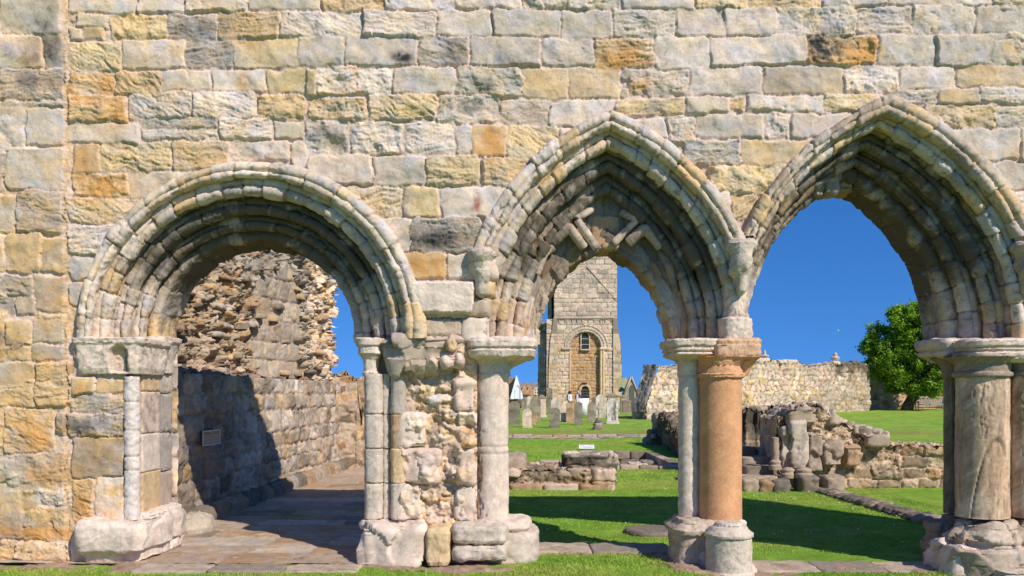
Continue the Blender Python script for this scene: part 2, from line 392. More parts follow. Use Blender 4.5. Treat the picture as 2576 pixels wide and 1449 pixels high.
keep &= ~((VV > ZS-.02) & (VV < ZS + .8) & (UU > 2.0) & (UU < 2.35))
# left quoin strip stands a little proud of the rest, with a straight vertical joint; right end, out of view, is a ragged outline shaped to throw the lawn's shadow edge
quoin = ss(px2u(172), px2u(166), UU)
Hm = Hm + .035 * quoin
jr = np.abs(UU - px2u(170) - .012 * samp(NF, VV/1.3, VV*0 + .3)) < .007
Hm = np.where(jr & (VV < ZT), Hm*.3, Hm); Cm = np.where(jr[..., None], COL['B'] * .8, Cm)
# gentle bowing of old wall
bow = .02 * samp(NM, UU/9, VV/9)
endx = 7.05 + .28 * np.maximum(VV - .5, 0)**.9 + .10 * samp(NF, VV/2, VV*0)
keep &= UU < endx
keep &= UU > UL + .02
# pale lintel block and dark recessed stone between the first two arches
def patch(x0, y0, x1, y1, h, c, dark=1.):
    a, b, cc, d = px2u(x0), py2v(y1), px2u(x1), py2v(y0)
    dd = np.minimum(np.minimum(UU - a, cc - UU), np.minimum(VV - b, d - VV)) + .004 * samp(NR, UU/.6, VV/.6)
    m = ss(0, .03, dd); big = samp(NM, UU/1.2 + .1, VV/1.2)
    global Hm, Cm
    Hm = np.where(m > 0, Hm * (1 - m) + m * (h + .004*big + .0015 * samp(NR, UU/.5, VV/.5)), Hm)
    Cm = np.where((m > .3)[..., None], COL[c] * (1 + .06 * big + .05 * samp(NR, UU/.7, VV/.7))[..., None], Cm)
patch(1005, 795, 1200, 850, -.02, 'K')
patch(1052, 800, 1165, 846, .0, 'S')
patch(1031, 706, 1196, 793, .085, 'W')
# special stains the photo shows
def stain(px, py, rx, ry, c, k=.7):
    f = np.exp(-(((UU - px2u(px)) * FS / rx)**2 + ((VV - py2v(py)) * FS / ry)**2) ** 1.3)
    f = 1.15 * k * f ** .7 * np.clip(1.05 + .4 * samp(NF, UU/.7 + .013*px, VV/.7), .25, 1.5)
    f = np.clip(f, 0, 1) * (bst > .5)
    global Cm
    Cm = Cm * (1 - f[..., None]) + (COL[c] if isinstance(c, str) else np.array(c)) * f[..., None]
# ochre staining is strongest low on the left and around the first arch
wz = np.clip(ss(-1.2, -4.2, UU) * (.35 + .65*ss(3.6, 1.2, VV)) + .25*ss(1., -4., UU), 0, 1)
fo = wz * ss(-.6, 1.5, samp(NF, UU/2.6 + .15, VV/1.5 + .4)) * .62
oc = lin((214, 168, 104)) * ALB
Cm = Cm * (1 - fo[..., None]) + (oc * (Cm.mean(-1) / oc.mean())[..., None] ** .8 * 1.0) * fo[..., None]
gy = ss(.2, 1.8, samp(NF, UU/2.2 + .6, VV/1.1 + .1)) * .30 * ss(-5, 2, UU); Cm = Cm * (1 - gy[..., None]) + (COL['G'] * np.array([.86, .88, .90])) * gy[..., None]
dkp = ss(1.2, 2.4, samp(NR, UU/1.4 + .8, VV/.8 + .3)) * .35 * (bst > .5); Cm = Cm * (1 - dkp[..., None]) + np.array([.16, .15, .14]) * dkp[..., None]
dk = np.array([.035, .035, .038])
stain(120, 45, 26, 45, dk, .85); stain(140, 130, 22, 40, dk, .5); stain(95, 145, 30, 25, dk, .35); stain(110, 210, 60, 18, dk, .45)
stain(1013, 150, 24, 14, dk, .8); stain(2075, 118, 42, 32, dk, .9); stain(1145, 135, 30, 30, dk, .4); stain(2165, 135, 40, 30, 'O', .9)
stain(620, 115, 40, 16, 'O', .5); stain(1605, 208, 22, 24, 'O', .95); stain(610, 205, 15, 20, 'O', .7); stain(300, 275, 22, 30, 'O', .8)
stain(1560, 150, 50, 20, 'O', .6); stain(1240, 350, 25, 50, 'O', .8); stain(1100, 600, 70, 30, dk, .45); stain(250, 470, 70, 30, 'O', .8)
stain(1075, 670, 45, 25, 'O', .9); stain(1200, 515, 8, 18, (.35, .12, .09), .7); stain(2555, 385, 18, 25, 'O', .6); stain(430, 390, 45, 22, 'Y', .5)
stain(100, 1100, 70, 35, 'O', .7); stain(120, 1190, 80, 20, 'O', .5); stain(60, 960, 60, 30, 'B', .5); stain(110, 1340, 70, 15, 'O', .8); stain(30, 1330, 30, 25, 'O', .6)
stain(330, 150, 30, 12, dk, .2); stain(500, 75, 60, 20, dk, .35); stain(1210, 215, 50, 24, dk, .25); stain(1170, 275, 60, 14, dk, .35); stain(1900, 210, 60, 24, dk, .2); stain(820, 330, 40, 20, dk, .3); stain(200, 1075, 40, 20, dk, .45); stain(250, 1150, 50, 30, dk, .25); stain(1080, 610, 60, 22, dk, .4)
stain(30, 1200, 40, 60, 'E', .6); stain(90, 40, 70, 40, 'E', .5)
stain(210, 1270, 26, 50, 'O', .6); stain(215, 405, 35, 35, 'O', .5)

P = np.stack([UU, bow * 0 + 0.0, VV], -1)
P[..., 1] = -bow
wall = thing('arcade_wall', (0, 0, 0), 'long weathered sandstone wall of coursed blocks pierced by three moulded arches', 'wall')
g = Geo(); surf(g, P, Hm, Cm, keep)
build('masonry', g, STONE, wall)
# rear face, top and end of the wall (coarser)
ub = np.arange(UL, UR, .03); vb = np.arange(-.25, ZT, .03); UB, VB = np.meshgrid(ub, vb)
Hb, Cb, _ = masonry(ub, vb, courses(UL, UR, -.2, ZT, seed=9), seed=2)
kb = np.ones(UB.shape, bool)
for A in ARCHES: kb &= ~((A.off(UB, VB) < .03) & (VB > ZS - .01))
kb &= ~((VB <= ZS) & (UB > px2u(345)) & (UB < 5.5))
kb &= UB < 7.05 + .28 * np.maximum(VB - .5, 0)**.9
g = Geo(); surf(g, np.stack([UB, UB*0 + 1.0, VB], -1), Hb, Cb, kb, flip=True)
ut = np.arange(UL, UR - .01, .03); vt = np.arange(0, 1.02, .03)
UT, VT = np.meshgrid(ut, vt); Ht, Ct, _ = rubble(ut, vt, .25, .2, amp=.05, seed=4)
surf(g, np.stack([UT, VT, UT*0 + ZT - .01], -1), Ht, Ct)
ve = np.arange(-.2, ZT, .03); VE, TE = np.meshgrid(ve, vt)
He, Ce, _ = rubble(ve, vt, .25, .2, amp=.06, seed=5)
XE = 7.0 + .28 * np.maximum(VE - .5, 0)**.9
surf(g, np.stack([XE, TE, VE], -1), He, Ce, flip=True)
surf(g, np.stack([VE*0 + UL + .03, TE, VE], -1), He, Ce)
build('rear_masonry', g, STONE, wall)

# ---- arch mouldings
def order_prof(o1, o0, yf, yb, kind='roll'):
    m = (o1 + o0) / 2; w = o1 - o0
    if kind == 'hood':
        return [(o1, .04), (o1, yf + .05), (o1 - .012, yf + .015), (o1 - .35*w, yf), (o1 - .5*w, yf + .012), (o1 - .56*w, yf + .04), (o1 - .66*w, yf + .045), (o1-.74*w, yf + .012), (o1 - .9*w, yf + .01), (o0, yf + .04), (o0 + .006, yf + .10), (o0 + .004, yb)]
    if kind == 'roll':
        return [(o1 + .03, yf + .10), (o1, yf + .07), (o1 - .012, yf + .012), (o1 - .3*w, yf), (o1 - .42*w, yf + .008), (o1 - .47*w, yf + .050), (o1 - .55*w, yf + .052), (o1 - .62*w, yf + .006),
                (o1 - .8*w, yf - .012), (o0 + .01, yf + .008), (o0 - .004, yf + .045), (o0 + .012, yf + .085), (o0 + .03, yf + .105), (o0 + .03, yf + .135), (o0 + .004, yf + .15), (o0, yb)]
    if kind == 'plain':
        return [(o1 + .03, yf + .06), (o1, yf + .01), (m, yf), (o0 + .015, yf + .004), (o0, yf + .03), (o0, yb)]
def sweep(geo, A, prof, cols, i_='', seed=0, vl=(.17, .33), t0=-1., t1=1., w=None, c=None, clip=None, dark=0., hs=.010, step=.0115, stx='sldrp', miss=0.0, jag=0., oref=None, vsplit=()):
    prof = np.array(prof, float)
    s = np.concatenate([[0], np.cumsum(np.hypot(*np.diff(prof, axis=0).T))])
    vv = np.arange(0, s[-1], step*.8)
    o = np.interp(vv, s, prof[:, 0]); y = np.interp(vv, s, prof[:, 1])
    k = np.array([1, 2, 1.]) / 4
    for _ in range(1):
        o[1:-1] = np.convolve(o, k, 'same')[1:-1]; y[1:-1] = np.convolve(y, k, 'same')[1:-1]
    om = prof[:, 0].mean() if oref is None else oref
    Lt = A.length(om); uu = np.arange(t0 * Lt/2, t1 * Lt/2, step)
    T, O = np.meshgrid(uu / (Lt/2), o); _, Yg = np.meshgrid(uu, y)
    x, z = A.pt(T, O, w, c)
    r = np.random.default_rng(seed + 300); st = []
    xx = uu[0] - .02
    while xx < uu[-1]:
        wd = r.uniform(*vl)
        cut = 0
        edges = [-.05] + [q for q in vsplit] + [s[-1] + .05]
        for e0, e1 in zip(edges[:-1], edges[1:]):
            st.append((xx + .003, e0, xx + wd - .003, e1, r.choice(list(cols)), r.choice(list(stx)), abs(r.normal()) * .009 + .001))
        xx += wd
    H, C, _ = masonry(uu, vv, st, mortar='S', edge=.011, wob=.005, hs=hs, seed=seed, texk=.55, dome_=.002, crr=(.05, .16), grow=.0)
    pos = np.stack([x, Yg, z], -1)
    UU_, VV_ = np.meshgrid(uu, vv)
    H = H + .0025 * samp(NF, UU_/.9 + seed*.3, VV_/.9)
    if jag: H = H - jag * ss(.3, 1.6, samp(NM, UU_/.8 + seed*.7, VV_/.8 + .2))
    # lime-black weathering with painted-in shade on undersides, right limbs and towards the crown
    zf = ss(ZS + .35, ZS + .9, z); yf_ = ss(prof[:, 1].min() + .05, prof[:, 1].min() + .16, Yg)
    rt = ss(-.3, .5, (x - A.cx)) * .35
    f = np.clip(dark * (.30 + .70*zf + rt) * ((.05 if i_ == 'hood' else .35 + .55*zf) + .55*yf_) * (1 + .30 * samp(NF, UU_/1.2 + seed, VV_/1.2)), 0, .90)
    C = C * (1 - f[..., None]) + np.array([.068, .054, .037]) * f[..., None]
    sw = ss(.9, 2.0, samp(NF, UU_/.8 + seed*.4, VV_/.5 + .3)) * .6; C = C * (1 - sw[..., None]) + np.array([.10, .095, .075]) * sw[..., None]
    mask = None
    if clip is not None: mask = clip(x, Yg, z)
    surf(geo, pos, H, C, mask, flip=True)
def arch_set(A, name, orders, seed, pal, hoodclip, label=None):
    objs = []
    for i, (nm, o1, o0, yf, yb, kind, dk_, vl) in enumerate(orders):
        g = Geo()
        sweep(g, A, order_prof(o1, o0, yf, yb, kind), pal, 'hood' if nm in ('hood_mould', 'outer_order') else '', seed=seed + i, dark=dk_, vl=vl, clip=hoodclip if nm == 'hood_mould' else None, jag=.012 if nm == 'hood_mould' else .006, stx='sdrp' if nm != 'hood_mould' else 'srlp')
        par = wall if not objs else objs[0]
        objs.append(build(name if not objs else nm, g, STONE, par))
    return objs
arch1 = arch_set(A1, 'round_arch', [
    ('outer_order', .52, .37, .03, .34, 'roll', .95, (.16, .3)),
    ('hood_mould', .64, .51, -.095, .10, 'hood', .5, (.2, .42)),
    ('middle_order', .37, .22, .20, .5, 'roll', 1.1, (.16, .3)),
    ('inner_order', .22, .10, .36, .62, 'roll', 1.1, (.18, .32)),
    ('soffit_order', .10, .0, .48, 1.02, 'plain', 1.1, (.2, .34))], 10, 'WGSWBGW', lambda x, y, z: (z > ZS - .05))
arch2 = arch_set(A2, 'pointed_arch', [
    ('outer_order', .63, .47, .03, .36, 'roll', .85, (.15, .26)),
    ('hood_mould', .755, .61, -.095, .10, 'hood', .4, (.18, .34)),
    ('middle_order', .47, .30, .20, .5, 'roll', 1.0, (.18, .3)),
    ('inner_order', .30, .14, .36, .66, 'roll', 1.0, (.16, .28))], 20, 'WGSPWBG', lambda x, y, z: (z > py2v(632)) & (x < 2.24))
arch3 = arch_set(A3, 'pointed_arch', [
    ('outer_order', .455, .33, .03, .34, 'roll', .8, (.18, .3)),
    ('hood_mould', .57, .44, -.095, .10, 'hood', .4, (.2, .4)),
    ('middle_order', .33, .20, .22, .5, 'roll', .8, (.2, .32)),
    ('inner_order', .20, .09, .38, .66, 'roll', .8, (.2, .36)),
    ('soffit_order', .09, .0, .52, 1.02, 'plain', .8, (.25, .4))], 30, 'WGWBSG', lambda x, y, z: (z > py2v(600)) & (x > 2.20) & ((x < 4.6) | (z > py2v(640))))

# inner tympanum ring of arch 2 with chevron rolls and the plain keystones
g = Geo()
A2i = Arch(.94, .70, .35, .5); A2i.st = 0
ti = np.linspace(-1, 1, 190); 
xo, zo = A2.pt(ti, np.full_like(ti, .17)); xi, zi = A2i.pt(ti, np.zeros_like(ti))
xi2, zi2 = A2i.pt(ti, np.full_like(ti, -.0))
rows = []
for k in np.linspace(0, 1, 40): rows.append(np.stack([xo*(1-k) + xi*k, np.full_like(ti, .50) - .0*k, zo*(1-k) + zi*k], -1))
for k in np.linspace(0, 1, 36)[1:]: rows.append(np.stack([xi, .50 + .5*k + xi*0, zi], -1))
Pt = np.array(rows); ul = np.linspace(0, 2.4, 190); vl_ = np.linspace(0, 1.0, len(rows))
st = []
for k, (a, b) in enumerate(zip(np.linspace(0, 2.4, 15)[:-1], np.linspace(0, 2.4, 15)[1:])):
    st.append((a, -.1, b, .3, random.choice('SGTW'), 's', .0)); st.append((a - .05, .3, b - .05, 1.1, random.choice('SGTB'), 'r', .0))
H, C, _ = masonry(ul, vl_, st, mortar='S', seed=44, edge=.02, hs=.012)
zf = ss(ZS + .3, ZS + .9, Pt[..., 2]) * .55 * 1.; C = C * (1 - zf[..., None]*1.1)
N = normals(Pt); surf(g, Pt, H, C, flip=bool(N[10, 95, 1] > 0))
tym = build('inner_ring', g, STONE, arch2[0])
def chevron(pts, rad, y0, y1, c, seed):
    g = Geo(); pts = [np.array([px2u(p[0]), 0, CAMZ + (PY - p[1]) / FS]) for p in pts]
    L_ = np.cumsum([0] + [np.hypot(*(b - a)[[0, 2]]) for a, b in zip(pts[:-1], pts[1:])]); d = np.linspace(0, 1, 44) * L_[-1]
    q = np.stack([np.interp(d, L_, [p[k] for p in pts]) for k in range(3)], -1); kx = L_[1] / L_[-1] if len(pts) == 3 else .5; dn = d / L_[-1]
    q[:, 1] = np.interp(dn, [0, kx, 1], [y1, y0, y1]); sc = (q[:, 1:2] - CAMY) / -CAMY; q[:, 0:1] *= sc; q[:, 2:3] = CAMZ + (q[:, 2:3] - CAMZ) * sc
    q[1:-1] = (q[:-2] + 2*q[1:-1] + q[2:]) / 4
    rr = rad * (1 + .06 * samp(NF, d*.8 + seed*.31, d*0 + .2)); rr[0] *= .8; rr[-1] *= .8
    tube(g, q, rr, COL[c], n=14)
    g.C[-1] = g.C[-1] * (.78 + .22 * samp(NF, g.V[-1][:, 0]*1.2 + seed, g.V[-1][:, 2]*1.2))[:, None].clip(.35, 1.)
    build('chevron_moulding', g, STONE, arch2[0])
chevron([(1492, 524), (1450, 550), (1502, 626)], .040, .37, .44, 'W', 1)
chevron([(1562, 533), (1603, 552), (1543, 613)], .040, .39, .45, 'P', 2)
chevron([(1389, 612), (1432, 572), (1470, 624)], .050, .34, .42, 'S', 3)
chevron([(1350, 690), (1368, 640), (1392, 622)], .044, .40, .42, 'S', 4)
chevron([(1579, 612), (1622, 575), (1661, 624)], .050, .36, .42, 'S', 5)
chevron([(1660, 628), (1682, 665), (1700, 735)], .046, .40, .5, 'L', 6)
g = Geo()
for (x0, x1, y0, y1, c, sd, yy) in [(1484, 1563, 540, 628, 'T', 1, .47), (1424, 1474, 596, 638, 'L', 3, .50), (1568, 1618, 596, 640, 'L', 4, .50)]:
    k_ = (yy - CAMY) / -CAMY; block(g, px2u(x0)*k_, px2u(x1)*k_, yy, .95, CAMZ+(PY-y1)/FS*k_, CAMZ+(PY-y0)/FS*k_, c, r=.03, disp=.008, seed=sd, exp=7, step=.02)
build('keystone', g, STONE, arch2[0])

g = Geo()   # broken voussoirs left hanging at the crown of the right hand arch
for i, (x0, x1, y0, y1, yy, c) in enumerate([(2074, 2112, 432, 486, .44, 'W'), (2112, 2152, 446, 480, .55, 'B'), (2088, 2126, 402, 450, .42, 'G'), (2046, 2076, 452, 492, .46, 'G')]):
    k_ = (yy - CAMY) / -CAMY; block(g, px2u(x0)*k_, px2u(x1)*k_, yy, yy + .32, CAMZ+(PY-y1)/FS*k_, CAMZ+(PY-y0)/FS*k_, c, r=.03, disp=.012, seed=i + 70, exp=5, step=.018, facet=(.018, 8))
g.C = [c * .6 for c in g.C]
build('broken_voussoirs', g, STONE, arch3[0])

# carved stops where the hoods end
def stop(px, py, s, seed, c='G'):
    x = px2u(px); z = py2v(py); g = Geo()
    loft(g, x, -.03, [(z-.30*s, .01, .01), (z-.26*s, .045, .05), (z-.16*s, .06, .075), (z-.10*s, .085, .10), (z-.04*s, .10, .12), (z+.04*s, .095, .125), (z+.09*s, .13, .14), (z+.13*s, .135, .15), (z+.16*s, .11, .12), (z+.17*s, .01, .01)], c, disp=.020, dscale=.8, seed=seed, step=.012)
    return build('label_stop', g, STONE, wall)
stop(1212, 672, 1., 1, 'G'); stop(1862, 655, 1.15, 2, 'G'); stop(2578, 660, 1.1, 3, 'S')
g = Geo()   # springer masonry between arches two and three
x0 = px2u(1858)
loft(g, 2.17, .20, [(2.10, .12, .22, 4), (2.13, .15, .24, 4), (2.32, .15, .24, 4), (2.345, .11, .2, 3), (2.36, .10, .2, 3), (2.6, .10, .18, 3), (2.62, .085, .17, 3), (2.8, .095, .18, 3), (2.95, .08, .18, 3), (3.1, .12, .16, 3), (3.3, .02, .1, 3)], 'W', disp=.012, dscale=.4, seed=8, sec='S', step=.014, joints=(2.34, 2.6, 2.83, 2.97))
build('springer_stones', g, STONE, wall)
g = Geo()
for i, (z0, z1, c) in enumerate([(2.10, 2.33, 'W'), (2.34, 2.52, 'S'), (2.53, 2.68, 'B'), (2.69, 2.9, 'P'), (2.91, 3.05, 'S')]):
    block(g, -.50 + i*.01, -.24 + i*.035, -.02, .3, z0, z1, c, r=.035, disp=.012, seed=i+3, exp=5)
build('springer_stones', g, STONE, wall)
# ============================================================ PIERS (parts of the wall)
def G1(f, *a, **k):
    g = Geo(); f(g, *a, **k); return g
def at(px, py, Yw):
    d = Yw - CAMY; return X(px, d), Z(py, d)
def flat_panel(geo, x0, x1, z0, z1, Yf, st, mort='M', seed=0, step=.011, hs=.022, rub=None, extra=0., **k):
    uu = np.arange(x0, x1, step); vv = np.arange(z0, z1, step); U_, V_ = np.meshgrid(uu, vv)
    if rub:
        H, C, m = rubble(uu, vv, **rub)
        if st:
            H2, C2, b2 = masonry(uu, vv, st, seed=seed, hs=hs, mortar=mort, **k)
            w = b2 > .35
            H = np.where(w, np.maximum(H2, H*.3), H); C = np.where(w[..., None], C2, C)
    else: H, C, _ = masonry(uu, vv, st, seed=seed, hs=hs, mortar=mort, **k)
    pf = np.stack([U_, U_*0 + Yf, V_], -1)
    surf(geo, pf, H, C)
    return geo
def stones_px(txt, Yf):
    d = Yf - CAMY; out = []
    for t in txt.split('|'):
        t = t.split(); a, b, c, e = map(float, t[:4]); k = t[4]; p = float(t[5]) if len(t) > 5 else .01
        out.append((X(a, d), Z(e, d), X(c, d), Z(b, d), k[0], k[1], p))
    return out
SH = lambda r, z0, z1: [(z0, .01, .01), (z0, r, r), (z0 + .02, r, r), (z1 - .02, r*.985, r*.985), (z1, r*.985, r*.985), (z1, .01, .01)]

# ---- left jamb of the round arch
pier0 = thing_dummy = None
g = Geo()
for i, (y0, y1, c1, c2) in enumerate([(948, 1100, 'B', 'G'), (1052, 1096, 'B', 'G'), (1104, 1195, 'W', 'G'), (1200, 1322, 'P', 'D')]):
    pass
def pil(geo, px0, px1, yf, yb, ys, cols, seed, r=.03):
    d = yf - CAMY
    for i, (y0, y1) in enumerate(zip(ys[:-1], ys[1:])):
        block(geo, X(px0, d), X(px1, d), yf, yb, Z(y1, d) + .003, Z(y0, d) - .003, cols[i % len(cols)], r=r, disp=.006, seed=seed + i, step=.018, sec='K' if i % 3 == 1 else None, exp=8)
def pil2(geo, xa, xb, yf, yb, ys, cols, seed, r=.025):
    d = yf - CAMY
    for i, (y0, y1) in enumerate(zip(ys[:-1], ys[1:])): block(geo, xa, xb, yf, yb, Z(y1, d) + .002, Z(y0, d) - .002, cols[i % len(cols)], r=r, disp=.006, seed=seed + i, step=.018, sec='K' if i % 3 == 1 else None, exp=10)
pil2(g, -3.95, X(350, 8.66) + .0, .12, .6, (938, 1040, 1200, 1306), 'BSW', 9)
pil2(g, X(350, 8.7), X(392, 8.98), .16, .60, (938, 985, 1092, 1190, 1306), 'BPWB', 1)
pil2(g, -3.90, X(434, 9.46), .55, .98, (938, 990, 1090, 1190, 1300), 'GDDS', 5)
p0 = build('pier', g, STONE, wall)
d0 = 8.5
g = Geo(); loft(g, X(331, 8.52), .03, SH(.075, Z(1308, 8.5), Z(948, 8.5)), 'Q', disp=.007, dscale=.3, seed=3, joints=(Z(1010, 8.5), Z(1082, 8.5), Z(1148, 8.5), Z(1182, 8.5)), step=.012, sec='G', groove=.014)
build('shaft', g, STONE, p0)
# capital block with two broken niches
g = Geo(); ca = -3.86
loft(g, ca, .30, [(Z(940, 8.45), .01, .01), (Z(940, 8.45), .285, .34), (Z(925, 8.45), .30, .37), (Z(890, 8.45), .305, .38), (Z(868, 8.45), .315, .39), (Z(862, 8.45), .34, .405), (Z(851, 8.45), .345, .41), (Z(850, 8.45), .33, .39), (Z(849, 8.45), .01, .01)], 'W', exp=12, disp=.012, dscale=.5, seed=4, sec='P', step=.013, nmax=300)
# carve the niches: push vertices back inside two arched hollows
V_ = g.V[-1]; Cc = g.C[-1]
for (nx, nw, nz0, nz1) in ((X(296, 8.42), .085, Z(934, 8.42), Z(868, 8.42)), (X(383, 8.42), .075, Z(934, 8.42), Z(878, 8.42))):
    fx = np.abs(V_[:, 0] - nx) / nw; top = nz1 - .05 * np.minimum(fx, 1.5)**2
    f = ss(1.15, .8, fx) * ss(top + .01, top - .03, V_[:, 2]) * ss(nz0 - .02, nz0 + .02, V_[:, 2]) * (V_[:, 1] < .1)
    V_[:, 1] += f * .085; Cc *= (1 - .22 * f)[:, None]
build('capital', g, STONE, p0)
g = Geo(); z9 = lambda p: Z(p, 9.3); loft(g, -3.70, .74, [(z9(940), .01, .01), (z9(939), .10, .25), (z9(905), .11, .26), (z9(890), .13, .27), (z9(868), .155, .29), (z9(862), .18, .31), (z9(852), .185, .31), (z9(851), .17, .29), (z9(850), .01, .01)], 'W', exp=4, disp=.006, seed=14, step=.014)
build('abacus', g, STONE, p0)
# base: long pale broken plinth
g = Geo()
loft(g, -3.79, .42, [(-.10, .01, .01), (-.10, .30, .5), (Z(1405, 8.3), .31, .56), (Z(1385, 8.3), .33, .60), (Z(1350, 8.3), .335, .62), (Z(1330, 8.3), .34, .62), (Z(1318, 8.3), .33, .60), (Z(1314, 8.3), .31, .56), (Z(1312, 8.3), .01, .01)], 'W', exp=9, disp=.022, dscale=.9, seed=21, sec='G', step=.016, nmax=320, bed=.005, facet=(.018, 22))
V_ = g.V[-1]  # the underside is broken away towards the right
k = ss(-3.8, -3.45, V_[:, 0]) * ss(.14, -.02, V_[:, 2]); V_[:, 2] += .12 * k
loft(g, -3.66, .50, [(Z(1322, 8.35), .01, .01), (Z(1320, 8.35), .16, .42), (Z(1314, 8.35), .18, .45), (Z(1306, 8.35), .175, .45), (Z(1300, 8.35), .14, .40), (Z(1299, 8.35), .01, .01)], 'W', exp=5, disp=.012, dscale=.5, seed=23, sec='Q', step=.016)
block(g, -3.8, -3.6, .05, .95, -.1, Z(1385, 8.5), 'B', r=.04, disp=.02, seed=24, exp=5)
build('base', g, STONE, p0)

# ---- rubble pier between arches one and two
T1 = ("1003 1040 1070 1126 Ws .02|1005 1131 1107 1216 Ps .0145|1003 1222 1060 1308 Ws .02|1143 955 1194 1034 Ps .0145|1150 1130 1194 1222 Ps .0145|1145 1226 1193 1314 Ws .02|1153 1039 1195 1068 Ws .014|"
      "1156 1073 1195 1125 Ol .014|1056 966 1098 990 Ys .014|1105 972 1135 990 Bs .014|1070 994 1135 1012 Ws .016|1058 1012 1090 1034 Yd .014|1085 1040 1112 1052 Os .014|1114 1042 1143 1058 Os .02|1112 1062 1146 1080 Bs .02|"
      "1115 1168 1148 1196 Po .014|1112 1194 1148 1220 So .014|1110 1228 1140 1246 Yo .014|1060 1240 1100 1262 Bs .02|1075 1256 1100 1268 Os .02|1106 1250 1130 1264 Os .02|1068 1298 1092 1318 Ys .02|1115 1302 1140 1326 Ys .014|1078 1092 1140 1126 Pr .01")
Yp = .10
g = Geo()
x0, x1 = X(998, 8.6), X(1203, 8.6)
flat_panel(g, x0, x1, .18, 2.13, Yp, stones_px(T1, Yp), mort='P', seed=51, hs=.022, dome_=.006, rub=dict(sx=.13, sy=.07, pal='PPPBBPS', mortar='B', amp=.010, seed=12, rough=.008), wob=.012, edge=.02)
V_ = g.V[-1]; V_[:, 1] += .03 * samp(NM, V_[:, 0]/1.2, V_[:, 2]/1.2) * ss(.18, .5, V_[:, 2])
g.C[-1] = g.C[-1]
block(g, X(925, 8.6), X(1270, 8.9), .24, .96, .0, 2.11, 'S', r=.03, disp=.02, seed=31, exp=10, step=.04)
for i, t in enumerate([q for q in T1.split('|') if float(q.split()[2]) - float(q.split()[0]) > 40 and float(q.split()[3]) - float(q.split()[1]) > 60]):
    a_, b_, c_, e_ = map(float, t.split()[:4]); dd_ = 8.53
    block(g, X(a_, dd_), X(c_, dd_), .035 + .01*(i % 3), .2, Z(e_, dd_), Z(b_, dd_), t.split()[4][0], r=.035, disp=.010, seed=i + 400, exp=6, step=.016, facet=(.014, 7), sec='P')
p1 = build('pier', g, STONE, wall)
# keyed half shafts on the left of the pier
g = Geo()
ys = (940, 1042, 1129, 1216, 1308)
for i, (a, b) in enumerate(zip(ys[:-1], ys[1:])):
    z0, z1 = Z(b, 8.55) + .003, Z(a, 8.55) - .003
    loft(g, X(940, 8.6), .16, [(z0, .01, .01), (z0, .085, .12), (z0+.008, .092, .13), (z1-.008, .092, .13), (z1, .085, .12), (z1, .01, .01)], 'G', disp=.004, seed=40+i, exp=3, step=.014, sec='D')
    loft(g, X(974, 8.65), .19, [(z0, .01, .01), (z0, .04, .09), (z1, .04, .09), (z1, .01, .01)], 'G', disp=.003, seed=44+i, exp=4, step=.014, sec='D')
    loft(g, X(1002, 8.6), .20, [(z0, .01, .01), (z0, .075, .17), (z0+.008, .08, .175), (z1-.008, .08, .175), (z1, .075, .17), (z1, .01, .01)], 'DTBG'[i], disp=.005, seed=48+i, exp=3, step=.014, sec='D')
build('shaft', g, STONE, p1)
g = Geo()
loft(g, X(928, 8.6)+.01, .22, [(Z(945, 8.6), .01, .01), (Z(945, 8.6), .075, .15), (Z(938, 8.6), .085, .16), (Z(932, 8.6), .07, .15), (Z(905, 8.6), .078, .16), (Z(893, 8.6), .105, .19), (Z(890, 8.6), .125, .21), (Z(872, 8.6), .118, .21), (Z(868, 8.6), .14, .23), (Z(853, 8.6), .145, .235), (Z(851, 8.6), .13, .22), (Z(850, 8.6), .01, .01)], 'W', disp=.006, exp=3, seed=52, step=.012)
build('capital', g, STONE, p1)
# the broken mass under the springing
g = Geo()
loft(g, X(1062, 8.5), .30, [(Z(968, 8.5), .01, .01), (Z(966, 8.5), .20, .16), (Z(940, 8.5), .34, .30), (Z(905, 8.5), .42, .37), (Z(875, 8.5), .47, .38), (Z(852, 8.5), .48, .36), (Z(848, 8.5), .44, .3), (Z(848, 8.5), .01, .01)], 'S', exp=4.5, disp=.03, dscale=1.1, seed=61, step=.014, nmax=320, sec='D', facet=(.06, 34))
block(g, X(1108, 8.4), X(1162, 8.4), -.09, .3, Z(925, 8.4), Z(890, 8.4), 'P', r=.05, disp=.02, seed=62, exp=4, step=.014, facet=(.02, 8))
block(g, X(1120, 8.4), X(1150, 8.4), -.11, .3, Z(884, 8.4), Z(852, 8.4), 'B', r=.05, disp=.02, seed=63, exp=3, step=.014)
build('corbel_stones', g, STONE, p1)
# big round shaft with its bell capital
xs = X(1238, 8.75); g = Geo()
loft(g, xs, .25, SH(.162, Z(1310, 8.75), Z(944, 8.75)), 'W', disp=.006, dscale=.8, seed=71, step=.014, bed=.0006, sec='P', joints=(Z(1120, 8.75), 1.02), streak=.05)
V_ = g.V[-1]  # long weathered gashes down the left side
a = np.arctan2(V_[:, 1] - .25, V_[:, 0] - xs); q = samp(NR, a/6, V_[:, 2]*.12) ; f = ss(.5, 1.4, q) * ss(-1.5, -2.2, a) * ss(1.35, 1.0, V_[:, 2]) * .035
V_[:, 0] += f * .8; V_[:, 1] += f; g.C[-1] = g.C[-1] * (1 - 5*f)[:, None]
build('shaft', g, STONE, p1)
g = Geo(); zc = lambda p: Z(p, 8.7)
loft(g, xs, .27, [(zc(948), .01, .01), (zc(948), .165, .165), (zc(944), .185, .185), (zc(936), .175, .175), (zc(915), .185, .19), (zc(902), .215, .24), (zc(897), .24, .28), (zc(896), .01, .01)], 'W', disp=.006, seed=73, step=.012, sec='S')
